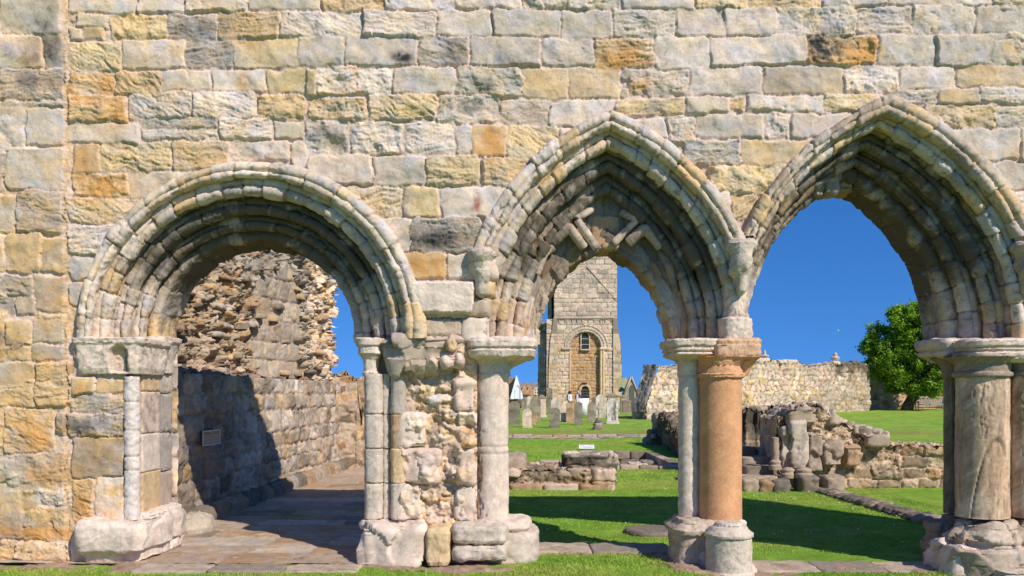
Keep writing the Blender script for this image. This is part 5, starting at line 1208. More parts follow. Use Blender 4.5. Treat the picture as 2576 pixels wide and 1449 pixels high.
for px in (1404, 1420, 1437, 1450, 1462, 1478, 1492, 1508, 1520, 1536): block(g, X(px, DT), X(px + 3, DT), YT - .10, YT + .1, tz(812), tz(802), 'L', r=.03, disp=.01, step=.2, nmax=16)
build('string_course', g, FAR, tower)
g = Geo()
for px, r_ in ((1511.5, .12), (1517.5, .13), (1433.5, .10)): loft(g, X(px, DT), YT - .02, [(.2, .01, .01), (.2, r_, r_), (tz(880), r_, r_), (tz(880), .01, .01)], 'B', disp=.01, step=.12, nmax=12)
build('nook_shafts', g, FAR, tower)
BLK = mat('dark_opening', rough=.5, grain=.02, bump=0, spec=.4)
def arched(geo, pxa, pxb, yb, yspr, yf_, col, dd=DT):
    xa_, xb_ = X(pxa, dd), X(pxb, dd); c_ = (xa_ + xb_)/2; r_ = (xb_ - xa_)/2; z0_, z1_ = Z(yb, dd), Z(yspr, dd)
    rows = [[(xa_, yf_, z0_), (c_, yf_, z0_), (c_, yf_, z0_), (xb_, yf_, z0_)]]
    n = 12; th = np.linspace(pi, 0, n); top = [(c_ + r_*cos(t), yf_, z1_ + r_*sin(t)) for t in th]; bot = [(x, yf_, z0_) for (x, _, _) in top]
    V = bot + top; Q = [(i, i+1, n+i+1, n+i) for i in range(n-1)]; geo.add(V, Q, COL[col] if isinstance(col, str) else np.array(col))
wn = G1(arched, 1463, 1481.5, 878, 845, YT + .24, (.018, .025, .022)); win = build('window', wn, BLK, tower, smooth=False)
for py in (852, 866):
    g = Geo(); box(g, X(1463.2, DT), X(1481.2, DT), YT + .20, YT + .23, tz(py + .6), tz(py - .6), (.5, .52, .48))
    build('glazing_bar', g, PLAIN, win, smooth=False)
g = Geo(); c_ = X(1472.2, DT)
for i in range(10): 
    t = pi * (i + .5) / 10; r_ = .38; block(g, c_ + r_*cos(t) - .07, c_ + r_*cos(t) + .05, YT + .12, YT + .3, tz(845) + r_*sin(t) - .05, tz(845) + r_*sin(t) + .05, 'B', r=.02, disp=.01, nmax=14, step=.1)
for i in range(5):
    for sx_ in (-1, 1): block(g, c_ + sx_*.40 - .06, c_ + sx_*.40 + .06, YT + .12, YT + .3, tz(878) + i*.245, tz(878) + i*.245 + .235, 'BPS'[i % 3], r=.02, disp=.01, nmax=14, step=.1)
block(g, X(1460, DT), X(1485, DT), YT + .0, YT + .3, tz(881), tz(878.4), 'W', r=.02, disp=.01, nmax=30, step=.1)
build('frame', g, FAR, win)
dr = build('door', G1(arched, 1462, 1481.5, 1022, 981, YT + .22, (.012, .012, .012)), BLK, tower, smooth=False)
g = Geo()
for px in (1464.5, 1467.5, 1471, 1474.5, 1478): box(g, X(px, DT), X(px + .7, DT), YT + .14, YT + .18, tz(1015), tz(976 + abs(px - 1471.5)*.5), (.12, .12, .12))
for py in (981, 988, 996): box(g, X(1462.4, DT), X(1481, DT), YT + .12, YT + .14, tz(py + .5), tz(py - .5), (.16, .15, .14))
build('grille', g, BLK, dr, smooth=False)
g = Geo(); c_ = X(1471.7, DT)
for i in range(9):
    t = pi * (i + .5) / 9; r_ = .46; block(g, c_ + r_*cos(t) - .12, c_ + r_*cos(t) + .12, YT + .05, YT + .3, tz(981) + r_*sin(t) - .10, tz(981) + r_*sin(t) + .10, 'B', r=.02, disp=.01, nmax=14, step=.1)
for i in range(5):
    for sx_ in (-1, 1): block(g, c_ + sx_*.48 - .12, c_ + sx_*.48 + .12, YT + .05, YT + .3, tz(1012) + i*.235, tz(1012) + i*.235 + .225, 'BTS'[i % 3], r=.02, disp=.01, nmax=14, step=.1)
block(g, X(1465, DT), X(1479, DT), YT - .1, YT + .3, tz(964), tz(962), 'N', r=.02, nmax=20, step=.1)
build('frame', g, FAR, dr)
g = Geo()
a_, b_ = (1505, 700), (1548.5, 748)     # old roof line
g = Geo()
nn_ = 14; 
for i in range(nn_):
    f0, f1 = i/nn_, (i+1)/nn_; pa = (1477 + (1547 - 1477)*f0, 672 + (752 - 672)*f0); pb = (1477 + 70*f1, 672 + 80*f1)
    V = [(X(pa[0], DT), YT - .12, tz(pa[1]) - .05), (X(pb[0], DT), YT - .12, tz(pb[1]) - .05), (X(pb[0], DT), YT - .12, tz(pb[1]) + .06), (X(pa[0], DT), YT - .12, tz(pa[1]) + .06), (X(pa[0], DT), YT + .02, tz(pa[1]) - .06), (X(pb[0], DT), YT + .02, tz(pb[1]) - .06), (X(pb[0], DT), YT + .02, tz(pb[1]) + .10), (X(pa[0], DT), YT + .02, tz(pa[1]) + .10)]
    g.add(V, [(0, 1, 2, 3), (0, 4, 5, 1), (3, 2, 6, 7)], COL['S'])
build('roof_scar', g, FAR, tower)

# ============================================================ GRAVESTONES
def gpx(zx, zy): return (1900 + zx/3.294)/1.4907, (1380 + zy/3.294)/1.4907
GR = """22 165 410 700 shoulder N large plain grey green headstone with a rounded shoulder, leftmost of the graves
185 320 505 735 roundp P speckled pink headstone with rounded top on a grey plinth
315 378 545 695 round T small brown headstone half hidden behind the speckled pink one
285 420 360 665 round L tall mottled tan headstone with rounded top behind the speckled pink one
247 312 350 610 round G pale grey headstone behind the tall mottled tan one
372 495 330 608 pedim P pale pink monument slab under a weathered grey pediment
503 566 248 565 slim N tall slim greenish pillar gravestone standing against the tower
545 672 372 650 round G pale grey round topped headstone behind the grey green one on a plinth
520 668 488 740 roundp N grey green round topped headstone with a spreading plinth in the front row
672 736 455 662 round P small pink headstone left of the square tan one
738 842 428 665 square T square topped tan headstone just below the person in blue
838 935 415 706 peak N narrow tan pillar headstone with a peaked top
998 1102 422 668 round L mottled brown headstone with a curved top left of the stone cross
1048 1102 358 600 round K dark grey headstone behind the mottled brown one
1100 1226 325 615 round G large pale grey round headstone behind the cross
1112 1170 432 706 cross S worn stone cross on a stepped pedestal among the headstones
1062 1195 615 760 stepped N small stepped pyramid monument in front of the stone cross
1225 1395 312 560 pedim S broad monument with a moulded pediment behind the streaked white stone
1222 1390 375 688 roundp Q tall white headstone with black streaks and a round top
1412 1545 388 556 pedim L squat grey monument with flat cap right of the white headstone
1590 1652 330 530 pedim L small capped grey monument beside the sloping wall end
160 208 322 460 round G little grey round headstone in front of the white gable
1480 1545 330 480 round W whitish round headstone in front of the gothic niche
1395 1470 330 540 pedim S grey capped monument behind the squat one
185 250 365 520 peak L peaked grey stone in the shadow behind the pink headstone
700 760 405 470 peak G tiny grey headstone tip left of the person in blue"""
rr = np.random.default_rng(77)
for ln in GR.split('\n'):
    t = ln.split(' ', 6); x0_, x1_, zt_, zb_ = map(float, t[:4]); kd, c, lab = t[4], t[5], t[6]
    (pa, pt), (pb, pbm) = gpx(x0_, zt_), gpx(x1_, zb_)
    # distance at which the foot of the stone meets the terrain
    dd = 30.
    for _ in range(40): dd = 2227 * (CAMZ - float(lawn_z(X((pa+pb)/2, dd), dd + CAMY))) / max(pbm - PY, 18)
    dd = min(dd, 80); cx = X((pa+pb)/2, dd); w_ = (pb - pa)/2/F*dd; z0 = float(lawn_z(cx, dd + CAMY)) - .05; z1 = Z(pt, dd); h = z1 - z0; yc = dd + CAMY; th_ = max(.07, w_*.22)
    g = Geo(); pg = None
    def sheet_stone(w, zb, zt, kind, th=th_):
        n = 22; tt = np.linspace(-1, 1, n); m_ = 14; vv_ = np.linspace(0, 1, m_)
        if kind == 'round': tp = np.sqrt(np.clip(1 - tt**2, 0, 1)) * .9 * w + zt - .9*w
        elif kind == 'shoulder': tp = zt - .28*w*ss(.35, .9, np.abs(tt)) - .1*w*(tt > 0)*np.abs(tt)
        elif kind == 'peak': tp = zt - .45*w*np.abs(tt)
        elif kind == 'slim': tp = zt - .25*w*tt**2
        else: tp = zt - .06*w*tt**4
        col = COL[c]*1.12; T2, V2 = np.meshgrid(tt, vv_); tp2 = np.repeat(tp[None], m_, 0); Zz = zb + (tp2 - zb) * V2
        nz_ = samp(NF, T2/3*w + cx, Zz/1.3 + cx); C = np.clip(col * (1 + .16*nz_)[..., None], .02, .8); gr = ss(.0, 1.6, samp(NF, T2*w/1.5 + .3 + cx, Zz/1.5)) * .5
        C = C * (1 - gr[..., None]) + np.array([.15, .14, .07]) * gr[..., None]
        if c == 'Q':
            sk = ss(.2, 1.2, samp(NF, T2*w/.8 + .5, Zz/6) + .8*ss(.75, .2, V2)) * .75; C = C * (1 - sk[..., None]) + np.array([.06, .055, .05]) * sk[..., None]
        for s_, fl in ((-1, False), (1, True)): surf(g, np.stack([cx + T2*w, T2*0 + yc + s_*th/2, Zz], -1), .006*nz_, C, flip=fl)
        L_ = np.concatenate([[(-1, zb)], np.stack([tt, tp], 1), [(1, zb)]]); yy_ = np.array([-th/2, 0, th/2]); Pe = np.stack([np.repeat((cx + L_[:, 0]*w)[None], 3, 0), np.repeat(yc + yy_[:, None], len(L_), 1), np.repeat(L_[:, 1][None], 3, 0)], -1)
        surf(g, Pe, np.zeros(Pe.shape[:2]), np.repeat(np.repeat(col[None, None]*.85, 3, 0), len(L_), 1))
    root = thing('gravestone', (cx, yc, z0), lab, 'gravestone', 'gravestones in the churchyard')
    if kd in ('round', 'shoulder', 'peak', 'slim', 'square'): sheet_stone(w_, z0, z1, kd); build('headstone', g, FAR, root)
    elif kd == 'roundp':
        sheet_stone(w_*.84, z0 + h*.12, z1, 'round'); build('headstone', g, FAR, root)
        g = Geo(); block(g, cx - w_, cx + w_, yc - th_*.9, yc + th_*.9, z0, z0 + h*.10, c, r=.02, disp=.008, step=.06, nmax=30); block(g, cx - w_*.9, cx + w_*.9, yc - th_*.7, yc + th_*.7, z0 + h*.09, z0 + h*.16, c, r=.02, disp=.008, step=.06, nmax=30); g.C = [q*.9 for q in g.C]; build('plinth', g, FAR, root)
    elif kd == 'pedim':
        block(g, cx - w_*.82, cx + w_*.82, yc - th_, yc + th_, z0 + h*.1, z0 + h*.84, c, r=.02, disp=.008, step=.07, nmax=40); build('slab', g, FAR, root)
        g = Geo(); block(g, cx - w_, cx + w_, yc - th_*1.3, yc + th_*1.3, z0 + h*.82, z0 + h*.90, 'L', r=.02, disp=.008, step=.07, nmax=40)
        V = [(cx + s_*w_, yc + q_*th_*1.2, z0 + h*.895) for q_ in (-1, 1) for s_ in (-1, 1)] + [(cx, yc + q_*th_*1.2, z1) for q_ in (-1, 1)]
        g.add(V, [(0, 1, 4, 4), (3, 2, 5, 5), (0, 4, 5, 2), (1, 3, 5, 4)], COL['L']*.9) if False else block(g, cx - w_*.75, cx + w_*.75, yc - th_*1.1, yc + th_*1.1, z0 + h*.89, z1, 'L', r=.03, disp=.008, step=.07, nmax=40, top=.45)
        build('pediment', g, FAR, root)
        g = Geo(); block(g, cx - w_, cx + w_, yc - th_*1.3, yc + th_*1.3, z0, z0 + h*.11, c, r=.02, disp=.008, step=.07, nmax=40); build('plinth', g, FAR, root)
    elif kd == 'cross':
        block(g, cx - w_*.28, cx + w_*.28, yc - .06, yc + .06, z0 + h*.2, z1, c, r=.02, disp=.006, step=.05, nmax=24); block(g, cx - w_, cx + w_, yc - .055, yc + .055, z0 + h*.72, z0 + h*.84, c, r=.02, disp=.006, step=.05, nmax=30); build('cross', g, FAR, root)
        g = Geo()
        for k in range(3): block(g, cx - w_*(2.4 - .6*k), cx + w_*(2.4 - .6*k), yc - .35 + .08*k, yc + .35 - .08*k, z0 + h*.09*k, z0 + h*.09*(k+1), 'N', r=.02, disp=.008, step=.06, nmax=30)
        build('pedestal', g, FAR, root)
    else:
        for k in range(5): block(g, cx - w_*(1 - .18*k), cx + w_*(1 - .18*k), yc - .3 + .05*k, yc + .3 - .05*k, z0 + h*.2*k, z0 + h*.2*(k+1), 'NLS'[k % 3], r=.02, disp=.01, step=.05, nmax=30)
        build('stepped_block', g, FAR, root)
# white hoarding and post in front of the tower door
dd = 60.; g = Geo(); box(g, X(1452, dd), X(1482, dd), dd + CAMY, dd + CAMY + .05, float(lawn_z(3, 52)) + .0, Z(1002, dd), (.78, .80, .84)); build('notice_board', g, PLAIN, label='plain white panel standing in front of the tower door', cat='panel', loc=(X(1467, dd), dd + CAMY, .1))
g = Geo(); box(g, X(1449.5, 59.8), X(1454.5, 59.8), 51.2, 51.3, .1, Z(992, 59.8), 'G'); build('stone_post', g, FAR, label='thin grey stone post just left of the white panel', cat='post', loc=(X(1452, 59.8), 51.2, .1))
g = Geo(); box(g, X(1293, 78), X(1330, 78), 69.5, 70.5, .2, Z(993, 78), 'K'); block(g, X(1290, 78), X(1334, 78), 69.4, 70.6, Z(995, 78), Z(991.5, 78), 'K'); build('table_tomb', g, FAR, label='long dark tomb in shade behind the leftmost headstone', cat='tomb', loc=(X(1310, 78), 70, .2))

# ============================================================ FAR BUILDINGS
def gable(geo, pxa, pxb, pxm, yt, yb, dd, dep, col, eave=None):
    xa_, xb_, xm = X(pxa, dd), X(pxb, dd), X(pxm, dd); y0_ = dd + CAMY; zb_, zt_ = Z(yb, dd), Z(yt, dd); ze = Z(eave or yb, dd)
    n = 18; tt = np.linspace(0, 1, n); xs1 = xa_ + (xb_ - xa_)*tt; tp = np.where(xs1 < xm, ze + (zt_ - ze)*(xs1 - xa_)/(xm - xa_), ze + (zt_ - ze)*(xb_ - xs1)/(xb_ - xm))
    V2 = np.linspace(0, 1, 12)[:, None]; Zz = zb_ + (tp[None] - zb_)*V2; Xx = np.repeat(xs1[None], 12, 0)
    cc = COL[col] if isinstance(col, str) else np.array(col)
    for yy, fl in ((y0_, False), (y0_ + dep, True)): surf(geo, np.stack([Xx, Xx*0 + yy, Zz], -1), Xx*0, np.clip(cc * (1 + .05*samp(NR, Xx/2, Zz/2))[..., None], 0, .9), flip=fl)
    Pr = np.stack([np.repeat(np.concatenate([[xa_], xs1, [xb_]])[None], 2, 0), np.repeat(np.array([[y0_], [y0_ + dep]]), n + 2, 1), np.repeat(np.concatenate([[zb_], tp, [zb_]])[None], 2, 0)], -1)
    surf(geo, Pr, np.zeros(Pr.shape[:2]), np.repeat(np.repeat((cc*.6)[None, None], 2, 0), n + 2, 1))
ch = thing('white_gable', (X(1298, 72), 72 + CAMY, .2), 'white painted steep gable with a pointed arch opening at far left', 'chapel')
g = Geo(); gable(g, 1284, 1316, 1299.5, 942, 1004, 72, 2., (.85, .85, .87), eave=1000); build('wall', g, PLAIN, ch, smooth=False)
g = Geo()
def lancet(geo, pa, pb, yb, yt, dd, yo, col):
    tt = np.linspace(-1, 1, 15); c_ = X((pa+pb)/2, dd); w_ = X(pb, dd) - c_; zt_, zb_ = Z(yt, dd), Z(yb, dd); tp = zt_ - 1.25*w_*np.abs(tt)**1.7
    V = [(c_ + w_*t, dd + CAMY + yo, zb_) for t in tt] + [(c_ + w_*t, dd + CAMY + yo, z) for t, z in zip(tt, tp)]; n = len(tt)
    geo.add(V, [(i, i+1, n+i+1, n+i) for i in range(n-1)], COL[col] if isinstance(col, str) else np.array(col))
lancet(g, 1296, 1310, 1003, 968, 72, -.012, (.42, .45, .55)); build('arch_surround', g, PLAIN, ch, smooth=False)
g = Geo(); lancet(g, 1294.5, 1306, 1003, 972, 72, -.03, (.80, .80, .84)); build('arch_panel', g, PLAIN, ch, smooth=False)
g = Geo(); strip_wall(g, (X(1255, 73.5), 73.5 + CAMY), (X(1295, 73.5), 73.5 + CAMY), 0, 3.2, step=.12, rub=dict(sx=.5, sy=.3, pal='BTRS', amp=.04, seed=7), mask=lambda U_, V_: V_ < 2.9 - 0*U_, thick=1., cmul=(.75, .65, .5)); 
build('stone_wall', g, FAR, label='brown stone wall behind the white gable', cat='wall', loc=(X(1270, 73.5), 65, 0))
tr = thing('terrace_building', (X(1335, 110), 110 + CAMY, .2), 'distant grey roofed building with two small orange gables left of the tower', 'building')
g = Geo(); xa_, xb_ = X(1300, 110), X(1375, 110); y_ = 110 + CAMY
strip_wall(g, (xa_, y_), (xb_, y_), .0, Z(976, 110), step=.15, rub=dict(sx=.6, sy=.35, pal='BTYP', amp=.03, seed=8), cmul=(.85, .75, .6)); build('wall', g, FAR, tr)
g = Geo(); n = 30; uu = np.linspace(xa_, xb_, n); vv = np.linspace(0, 1, 12); U1, V1 = np.meshgrid(uu, vv); surf(g, np.stack([U1, y_ - .1 + V1*3, Z(977, 110) + V1*.75], -1), .02*samp(NR, U1/3, V1), np.clip(COL['L']*(1 + .15*samp(NR, U1/2, V1))[..., None], 0, 1)); build('roof', g, FAR, tr)
for a, b, m_ in ((1312, 1326, 1319), (1326, 1340, 1333)):
    g = Geo(); gable(g, a, b, m_, 967, 1000, 109.6, .4, 'H', eave=982); gb = build('gable', g, FAR, tr, smooth=False)
    g = Geo(); lancet(g, m_ - 2.5, m_ + 2.5, 996, 981, 109.6, -.02, (.35, .25, .22)); build('window', g, PLAIN, gb, smooth=False)
g = Geo(); loft(g, X(1350, 109.7), 109.7 + CAMY - .1, [(Z(989, 109.7) - .01, .01, .01), (Z(989, 109.7), .01, .01)], 'W') if False else None
th = np.linspace(0, 2*pi, 24, endpoint=False)
for r0_, r1_ in ((.30, .37),): 
    c_ = (X(1350, 109.8), 109.8 + CAMY, Z(984, 109.8)); P_ = np.stack([np.stack([c_[0] + r*np.cos(th), np.full(24, c_[1] - .05), c_[2] + r*1.2*np.sin(th)], -1) for r in (r1_, r0_)]); g.add(P_, grid_quads(2, 24, wrap=True), (.8, .8, .8))
box(g, c_[0] - .03, c_[0] + .03, c_[1] - .05, c_[1] - .03, c_[2] - .36, c_[2] + .36, (.8, .8, .8)); box(g, c_[0] - .3, c_[0] + .3, c_[1] - .06, c_[1] - .04, c_[2] - .03, c_[2] + .03, (.8, .8, .8))
build('round_window', g, PLAIN, tr, smooth=False)
# gothic niche monument right of the tower
mo = thing('gothic_monument', (X(1585, 68), 68 + CAMY, .25), 'steep gabled gothic monument with a pointed niche beside the tower', 'monument')
g = Geo(); gable(g, 1566, 1607, 1588, 947, 1040, 68, .9, np.array([.34, .32, .25]), eave=996); build('gable', g, FAR, mo, smooth=False)
g = Geo(); lancet(g, 1579, 1599, 1035, 962, 68, -.02, (.44, .42, .35)); build('niche_moulding', g, FAR, mo, smooth=False)
g = Geo(); lancet(g, 1582, 1596, 1035, 968, 68, -.05, (.13, .12, .09)); build('niche', g, FAR, mo, smooth=False)
g = Geo()
for (a, b) in ((1567, 1588), (1588, 1606)):
    ya, yb_ = (996, 947) if a == 1567 else (947, 994)
    tube(g, [(X(a, 68), 68 + CAMY - .05, Z(ya, 68)), (X(b, 68), 68 + CAMY - .05, Z(yb_, 68))], .07, 'S', n=6)
build('gable_coping', g, FAR, mo)
g = Geo(); uu = np.linspace(X(1556, 69), X(1588, 69), 14); vv = np.linspace(0, 1, 8); U1, V1 = np.meshgrid(uu, vv); surf(g, np.stack([U1, 69 + CAMY + V1*2, Z(985, 69) + V1*1.1], -1), .02*samp(NR, U1, V1), np.repeat(np.repeat(np.array([[[.30, .28, .14]]]), 8, 0), 14, 1)); build('roof', g, FAR, mo)

# ============================================================ PEOPLE (far off, seen from the waist up over the headstones)
def person(px, ytop, dd, label, shirt, hair, trousers, turn, hair_r=1., bag=None):
    cx, cy = X(px, dd), dd + CAMY; z1 = Z(ytop, dd); H_ = 1.68; z0 = z1 - H_
    root = thing('person', (cx, cy, z0), label, 'person', 'visitors by the tower'); c_, s_ = cos(turn), sin(turn)
    R = lambda x, y, z: (cx + x*c_ - y*s_, cy + x*s_ + y*c_, z0 + z)
    vs_, es, rad = [], [], []
    def jn(p, r, par=None):
        vs_.append(p); rad.append(r); i = len(vs_) - 1
        if par is not None: es.append((par, i))
        return i
    pel = jn((0, 0, .92), .13); wa = jn((0, -.01, 1.08), .115, pel); chs = jn((0, 0, 1.28), .135, wa); nb = jn((0, .01, 1.42), .07, chs); nk = jn((0, 0, 1.49), .05, nb); hd = jn((0, -.01, 1.58), .082, nk); jn((0, -.01, 1.65), .06, hd)
    for s in (-1, 1):
        sh = jn((s*.17, 0, 1.38), .055, nb); el = jn((s*.235, .02, 1.12), .04, sh); wr = jn((s*.20, -.12, .93), .027, el); ha = jn((s*.19, -.17, .87), .028, wr)
        for f in range(4): jn((s*.19 + (f - 1.5)*.016, -.20, .80 + .004*abs(f-1.5)), .008, ha)
        jn((s*.165, -.19, .84), .009, ha)
        hp = jn((s*.09, 0, .86), .095, pel); kn = jn((s*.10, -.01, .48), .06, hp); an = jn((s*.10, .02, .09), .04, kn); jn((s*.105, -.12, .04), .04, an)
    me = bpy.data.meshes.new('body'); me.from_pydata([np.array(R(*p)) - np.array([cx, cy, z0]) for p in vs_], es, []); o = bpy.data.objects.new('body', me); coll.objects.link(o)
    sk = o.modifiers.new('Skin', 'SKIN'); sb = o.modifiers.new('Sub', 'SUBSURF'); sb.levels = sb.render_levels = 2
    for i, r in enumerate(rad): me.skin_vertices[0].data[i].radius = (r, r)
    me.skin_vertices[0].data[0].use_root = True
    dg = bpy.context.evaluated_depsgraph_get(); ev = o.evaluated_get(dg); m2 = bpy.data.meshes.new_from_object(ev); co = np.empty(len(m2.vertices)*3); m2.vertices.foreach_get('co', co); co = co.reshape(-1, 3)
    C = np.tile(np.array([.42, .24, .17]), (len(co), 1)); loc = co.copy(); lx_ = loc[:, 0]*c_ + loc[:, 1]*s_
    C[(co[:, 2] < 1.46)] = shirt; C[(co[:, 2] < .95) & (np.abs(lx_) < .19)] = trousers; C[co[:, 2] < .09] = (.04, .035, .03)
    C[(np.abs(lx_) > .15) & (co[:, 2] < 1.02)] = (.42, .24, .17)
    a_ = m2.color_attributes.new('Col', 'FLOAT_COLOR', 'POINT'); a_.data.foreach_set('color', np.concatenate([C, np.ones((len(C), 1))], 1).astype(np.float32).ravel())
    m2.materials.clear(); m2.materials.append(PLAIN); m2.polygons.foreach_set('use_smooth', np.ones(len(m2.polygons), bool)); bpy.data.objects.remove(o)
    ob = bpy.data.objects.new('body', m2); coll.objects.link(ob); ob.parent = root; WL[ob.name] = (cx, cy, z0)
    g = Geo(); p = R(0, .02, 1.62); loft(g, p[0], p[1], [(z0 + 1.50, .01, .01), (z0 + 1.50, .07*hair_r, .06*hair_r), (z0 + 1.58, .11*hair_r, .10*hair_r), (z0 + 1.66, .10*hair_r, .10*hair_r), (z0 + 1.71, .05, .05), (z0 + 1.72, .01, .01)], np.array(hair), disp=.012, dscale=.15, step=.02, seed=3); build('hair', g, PLAIN, root)
    g = Geo()
    for s in (-1, 1): p = R(s*.032, -.088, 1.585); loft(g, p[0], p[1], [(p[2] - .008, .002, .002), (p[2], .010, .006), (p[2] + .008, .002, .002)], np.array([.03, .02, .02]), disp=0, nz=5, step=.01)
    p = R(0, -.105, 1.555); loft(g, p[0], p[1], [(p[2] - .02, .003, .003), (p[2] - .012, .014, .016), (p[2] + .02, .006, .006), (p[2] + .022, .002, .002)], np.array([.40, .22, .16]), disp=0, nz=6, step=.01)
    p = R(0, -.088, 1.52); loft(g, p[0], p[1], [(p[2] - .006, .003, .003), (p[2], .024, .008), (p[2] + .006, .003, .003)], np.array([.30, .10, .09]), disp=0, nz=5, step=.01)
    build('face', g, PLAIN, root)
    if bag is not None:
        g = Geo(); p = R(.05, .16, 1.2); block(g, p[0] - .15, p[0] + .15, p[1] - .10, p[1] + .10, z0 + .98, z0 + 1.42, np.array(bag), r=.06, disp=.006, exp=4); b_ = build('backpack', g, PLAIN, label='blue backpack worn by the red haired person beside the tower', cat='backpack', loc=(p[0], p[1], z0 + 1))
    return root
person(1434, 984.5, 66., 'person with bushy dark red hair, white top and blue bag in front of the tower', (.70, .72, .75), (.12, .03, .02), (.05, .06, .12), .9, 1.25, (.01, .22, .38))
person(1454, 983.5, 70., 'grey haired person in a dark purple top beside the tower door', (.06, .035, .16), (.45, .42, .38), (.06, .06, .07), -.5, .95)

# ============================================================ BENCH
bx, by = X(2341, 73.5), 73.5 + CAMY; bz = float(lawn_z(bx, by)); bn = thing('garden_bench', (bx, by, bz), 'weathered grey slatted wooden bench against the far wall', 'bench')
WOOD = np.array([.30, .26, .25]); HW = 1.12
def bp(n, *bs, c=WOOD):
    g = Geo()
    for b in bs: box(g, bx + b[0], bx + b[1], by + b[2], by + b[3], bz + b[4], bz + b[5], c)
    return build(n, g, PLAIN, bn, smooth=False)
bp('backrest', (-HW, HW, .22, .27, .86, .94), (-HW, HW, .22, .26, .5, .56), *[(-HW + .10 + i*.138, -HW + .17 + i*.138, .225, .25, .56, .86) for i in range(15)])
bp('seat', *[(-HW, HW, -.25 + k*.095, -.18 + k*.095, .42, .45) for k in range(5)], (-HW, HW, -.27, -.24, .34, .42))
for s in (-1, 1):
    bp('leg', (s*HW - .03, s*HW + .03, -.27, -.21, 0, .66), c=WOOD*.7); bp('leg', (s*HW - .03, s*HW + .03, .21, .28, 0, .92), c=WOOD*.7); bp('armrest', (s*HW - .05, s*HW + .05, -.32, .24, .64, .68))
bp('stretcher', (-HW, HW, .0, .04, .14, .20), c=WOOD*.6)

# ============================================================ TREE
TRE = 70.; tx, ty = X(2283, TRE), TRE + CAMY; tzz = float(lawn_z(tx, ty))
tree = thing('broadleaf_tree', (tx, ty, tzz), 'rounded leafy tree with a leaning trunk by the far wall', 'tree')
BARK = mat('bark', grain=.3, gscale=14, bump=1., bdist=.05, bscale=20)
g = Geo(); trunk = [(tx - .1, ty, tzz - .2), (tx + .1, ty, tzz + .5), (tx + .55, ty, tzz + 1.3), (tx + .95, ty - .05, tzz + 2.1), (tx + 1.1, ty, tzz + 3.0)]
tube(g, trunk, [.50, .42, .36, .32, .26], (.07, .06, .04), n=14); build('trunk', g, BARK, tree)
g = Geo(); r = np.random.default_rng(14)
for k in range(11):
    a = r.uniform(0, 2*pi); e = r.uniform(.2, 1.1); p0_ = np.array(trunk[3 + (k % 2)]); dr_ = np.array([cos(a)*cos(e), sin(a)*cos(e), sin(e)]); pts = [p0_ + dr_*t*2.6 + np.array([0, 0, .25*t*t]) for t in np.linspace(0, 1, 5)]; tube(g, pts, np.linspace(.17, .03, 5), (.08, .07, .05), n=7)
build('limbs', g, BARK, tree)
LEAF = mat('leaf', rough=.6, grain=.05, bump=0, spec=.3)
nt_ = LEAF.node_tree; pb_ = nt_.nodes['Principled BSDF']; trn = nt_.nodes.new('ShaderNodeBsdfTranslucent'); mxs = nt_.nodes.new('ShaderNodeMixShader'); mxs.inputs[0].default_value = .42
nt_.links.new(pb_.inputs['Base Color'].links[0].from_socket, trn.inputs['Color']); nt_.links.new(pb_.outputs[0], mxs.inputs[1]); nt_.links.new(trn.outputs[0], mxs.inputs[2]); nt_.links.new(mxs.outputs[0], nt_.nodes['Material Output'].inputs['Surface'])
ZC = lambda py: Z(py, TRE)
lob = []   # (px, py, radius px, depth offset)
for (a, b, c_) in ((2300, 850, 62), (2250, 880, 60), (2215, 910, 34), (2330, 800, 48), (2275, 815, 44), (2240, 845, 42), (2360, 830, 60), (2400, 860, 60), (2340, 900, 60), (2290, 925, 46), (2235, 930, 34), (2205, 870, 26), (2345, 800, 36), (2375, 935, 34), (2330, 940, 30), (2420, 910, 50), (2380, 810, 50), (2270, 790, 20), (2300, 790, 26), (2352, 955, 22), (2250, 950, 18), (2350, 850, 50), (2340, 820, 44), (2310, 900, 50), (2270, 860, 50), (2385, 880, 44), (2330, 785, 30), (2275, 950, 30), (2310, 962, 26), (2235, 900, 40), (2330, 975, 24), (2298, 978, 18), (2350, 930, 34), (2265, 968, 18)):
    lob.append((X(a, TRE), ty + r.uniform(-1.2, 1.6), ZC(b), c_/F*TRE))
cl = []
for _ in range(1550):
    L_ = lob[r.integers(len(lob))]; v_ = r.normal(size=3); v_ /= np.linalg.norm(v_); rad_ = L_[3] * r.uniform(.45, 1.06); cl.append((L_[0] + v_[0]*rad_, L_[1] + v_[1]*rad_*1.1, L_[2] + v_[2]*rad_*.92, r.uniform(.20, .42)))
cl = np.array(cl); n_ = 70
cen = np.repeat(cl, n_, 0); off = r.normal(size=(len(cen), 3)) * cen[:, 3:4] * .55; pos = cen[:, :3] + off
nl = len(pos); nrm = r.normal(size=(nl, 3)); nrm[:, 2] = np.abs(nrm[:, 2]) + .3; nrm /= np.linalg.norm(nrm, axis=1, keepdims=True); t1 = np.cross(nrm, r.normal(size=(nl, 3))); t1 /= np.linalg.norm(t1, axis=1, keepdims=True); t2 = np.cross(nrm, t1)
sz = r.uniform(.09, .15, (nl, 1)); V = np.stack([pos - t1*sz, pos - t2*sz*.45, pos + t1*sz, pos + t2*sz*.45], 1).reshape(-1, 3)
cb = np.array([.20, .345, .026]); C = cb * r.uniform(.6, 1.5, (nl, 1)) * np.repeat(r.uniform(.7, 1.4, (len(cl), 1)), n_, 0); up_ = ss(-.3, .5, off[:, 2:3]); C = C * (.75 + .5*up_) + np.array([.05, .03, 0]) * up_ * r.random((nl, 1))
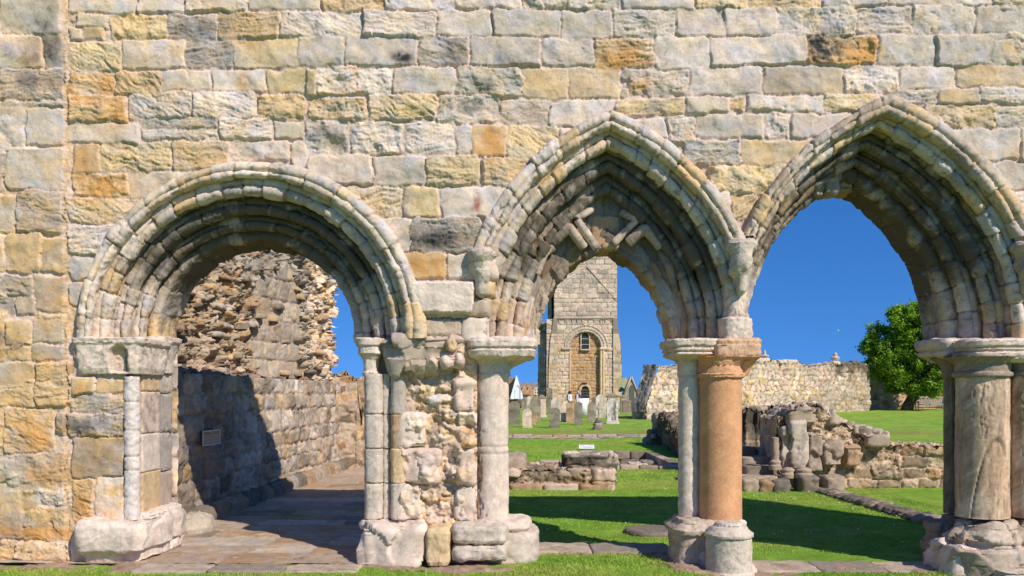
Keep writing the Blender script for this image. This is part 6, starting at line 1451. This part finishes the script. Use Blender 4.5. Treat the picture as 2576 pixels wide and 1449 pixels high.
g = Geo(); g.add(V, np.arange(4*nl).reshape(-1, 4), np.repeat(np.clip(C, .01, .6), 4, 0)); build('crown', g, LEAF, tree, smooth=False)
# a gull far off
gx, gy, gz = X(2110, 120), 120 + CAMY, Z(832, 120); g = Geo()
loft(g, gx, gy, [(gz - .05, .01, .01), (gz - .02, .20, .05), (gz + .03, .16, .05), (gz + .05, .01, .01)], np.array([.7, .7, .72]), disp=.0, nz=6, step=.03)
for s in (-1, 1): g.add([(gx - .10, gy, gz + .02), (gx + .12, gy, gz + .02), (gx + .10 + s*.05, gy - s*.3, gz + .22), (gx + .25 + s*.05, gy - s*.55, gz + .12)], [(0, 1, 3, 2)], np.array([.72, .72, .74]))
build('gull', g, PLAIN, label='tiny white gull gliding in the blue sky through the right arch', cat='bird', loc=(gx, gy, gz))
# ============================================================ CAMERA, SUN, SKY
cam_d = bpy.data.cameras.new('camera'); cam = bpy.data.objects.new('camera', cam_d); coll.objects.link(cam)
cam.location = (0, CAMY, CAMZ); cam.rotation_euler = (pi/2, 0, 0)
cam_d.sensor_width = 36; cam_d.lens = F / 2576 * 36; cam_d.shift_y = (PY - 724.5) / 2576
cam_d.clip_start = .05; cam_d.clip_end = 5000
scene.camera = cam
sd = np.array([-.87, 1, -1.1]); sd /= np.linalg.norm(sd)
sun_d = bpy.data.lights.new('sun', 'SUN'); sun = bpy.data.objects.new('sun', sun_d); coll.objects.link(sun)
from mathutils import Vector
sun.rotation_euler = Vector(sd).to_track_quat('-Z', 'Y').to_euler(); sun.location = (8, -12, 14)
sun_d.energy = 5.0; sun_d.angle = radians(.53); sun_d.color = (1., .95, .86)
w = bpy.data.worlds.new('World'); scene.world = w; w.use_nodes = True
nt = w.node_tree; bg = nt.nodes['Background']; sky = nt.nodes.new('ShaderNodeTexSky'); sky.sky_type = 'NISHITA'; sky.sun_disc = False
sky.sun_elevation = math.asin(-sd[2]); sky.sun_rotation = math.atan2(-sd[0], -sd[1])
sky.air_density = 1.0; sky.dust_density = .3; sky.ozone_density = 3.0; sky.altitude = 50
tcw = nt.nodes.new('ShaderNodeTexCoord'); mp = nt.nodes.new('ShaderNodeMapping'); mp.inputs['Scale'].default_value = (1, 1, 1.0); mp.inputs['Location'].default_value = (0, 0, .24)
nt.links.new(tcw.outputs['Generated'], mp.inputs['Vector']); nt.links.new(mp.outputs[0], sky.inputs['Vector'])
hs = nt.nodes.new('ShaderNodeHueSaturation'); hs.inputs['Saturation'].default_value = 1.3; hs.inputs['Value'].default_value = 1.08
nt.links.new(sky.outputs[0], hs.inputs['Color']); tint = nt.nodes.new('ShaderNodeVectorMath'); tint.operation = 'MULTIPLY'; tint.inputs[1].default_value = (.72, .88, 1.12)
nt.links.new(hs.outputs[0], tint.inputs[0]); nt.links.new(tint.outputs[0], bg.inputs['Color'])
bg.inputs['Strength'].default_value = .14
scene.view_settings.view_transform = 'Standard'; scene.view_settings.look = 'None'; scene.view_settings.exposure = 0
scene.cycles.max_bounces = 6
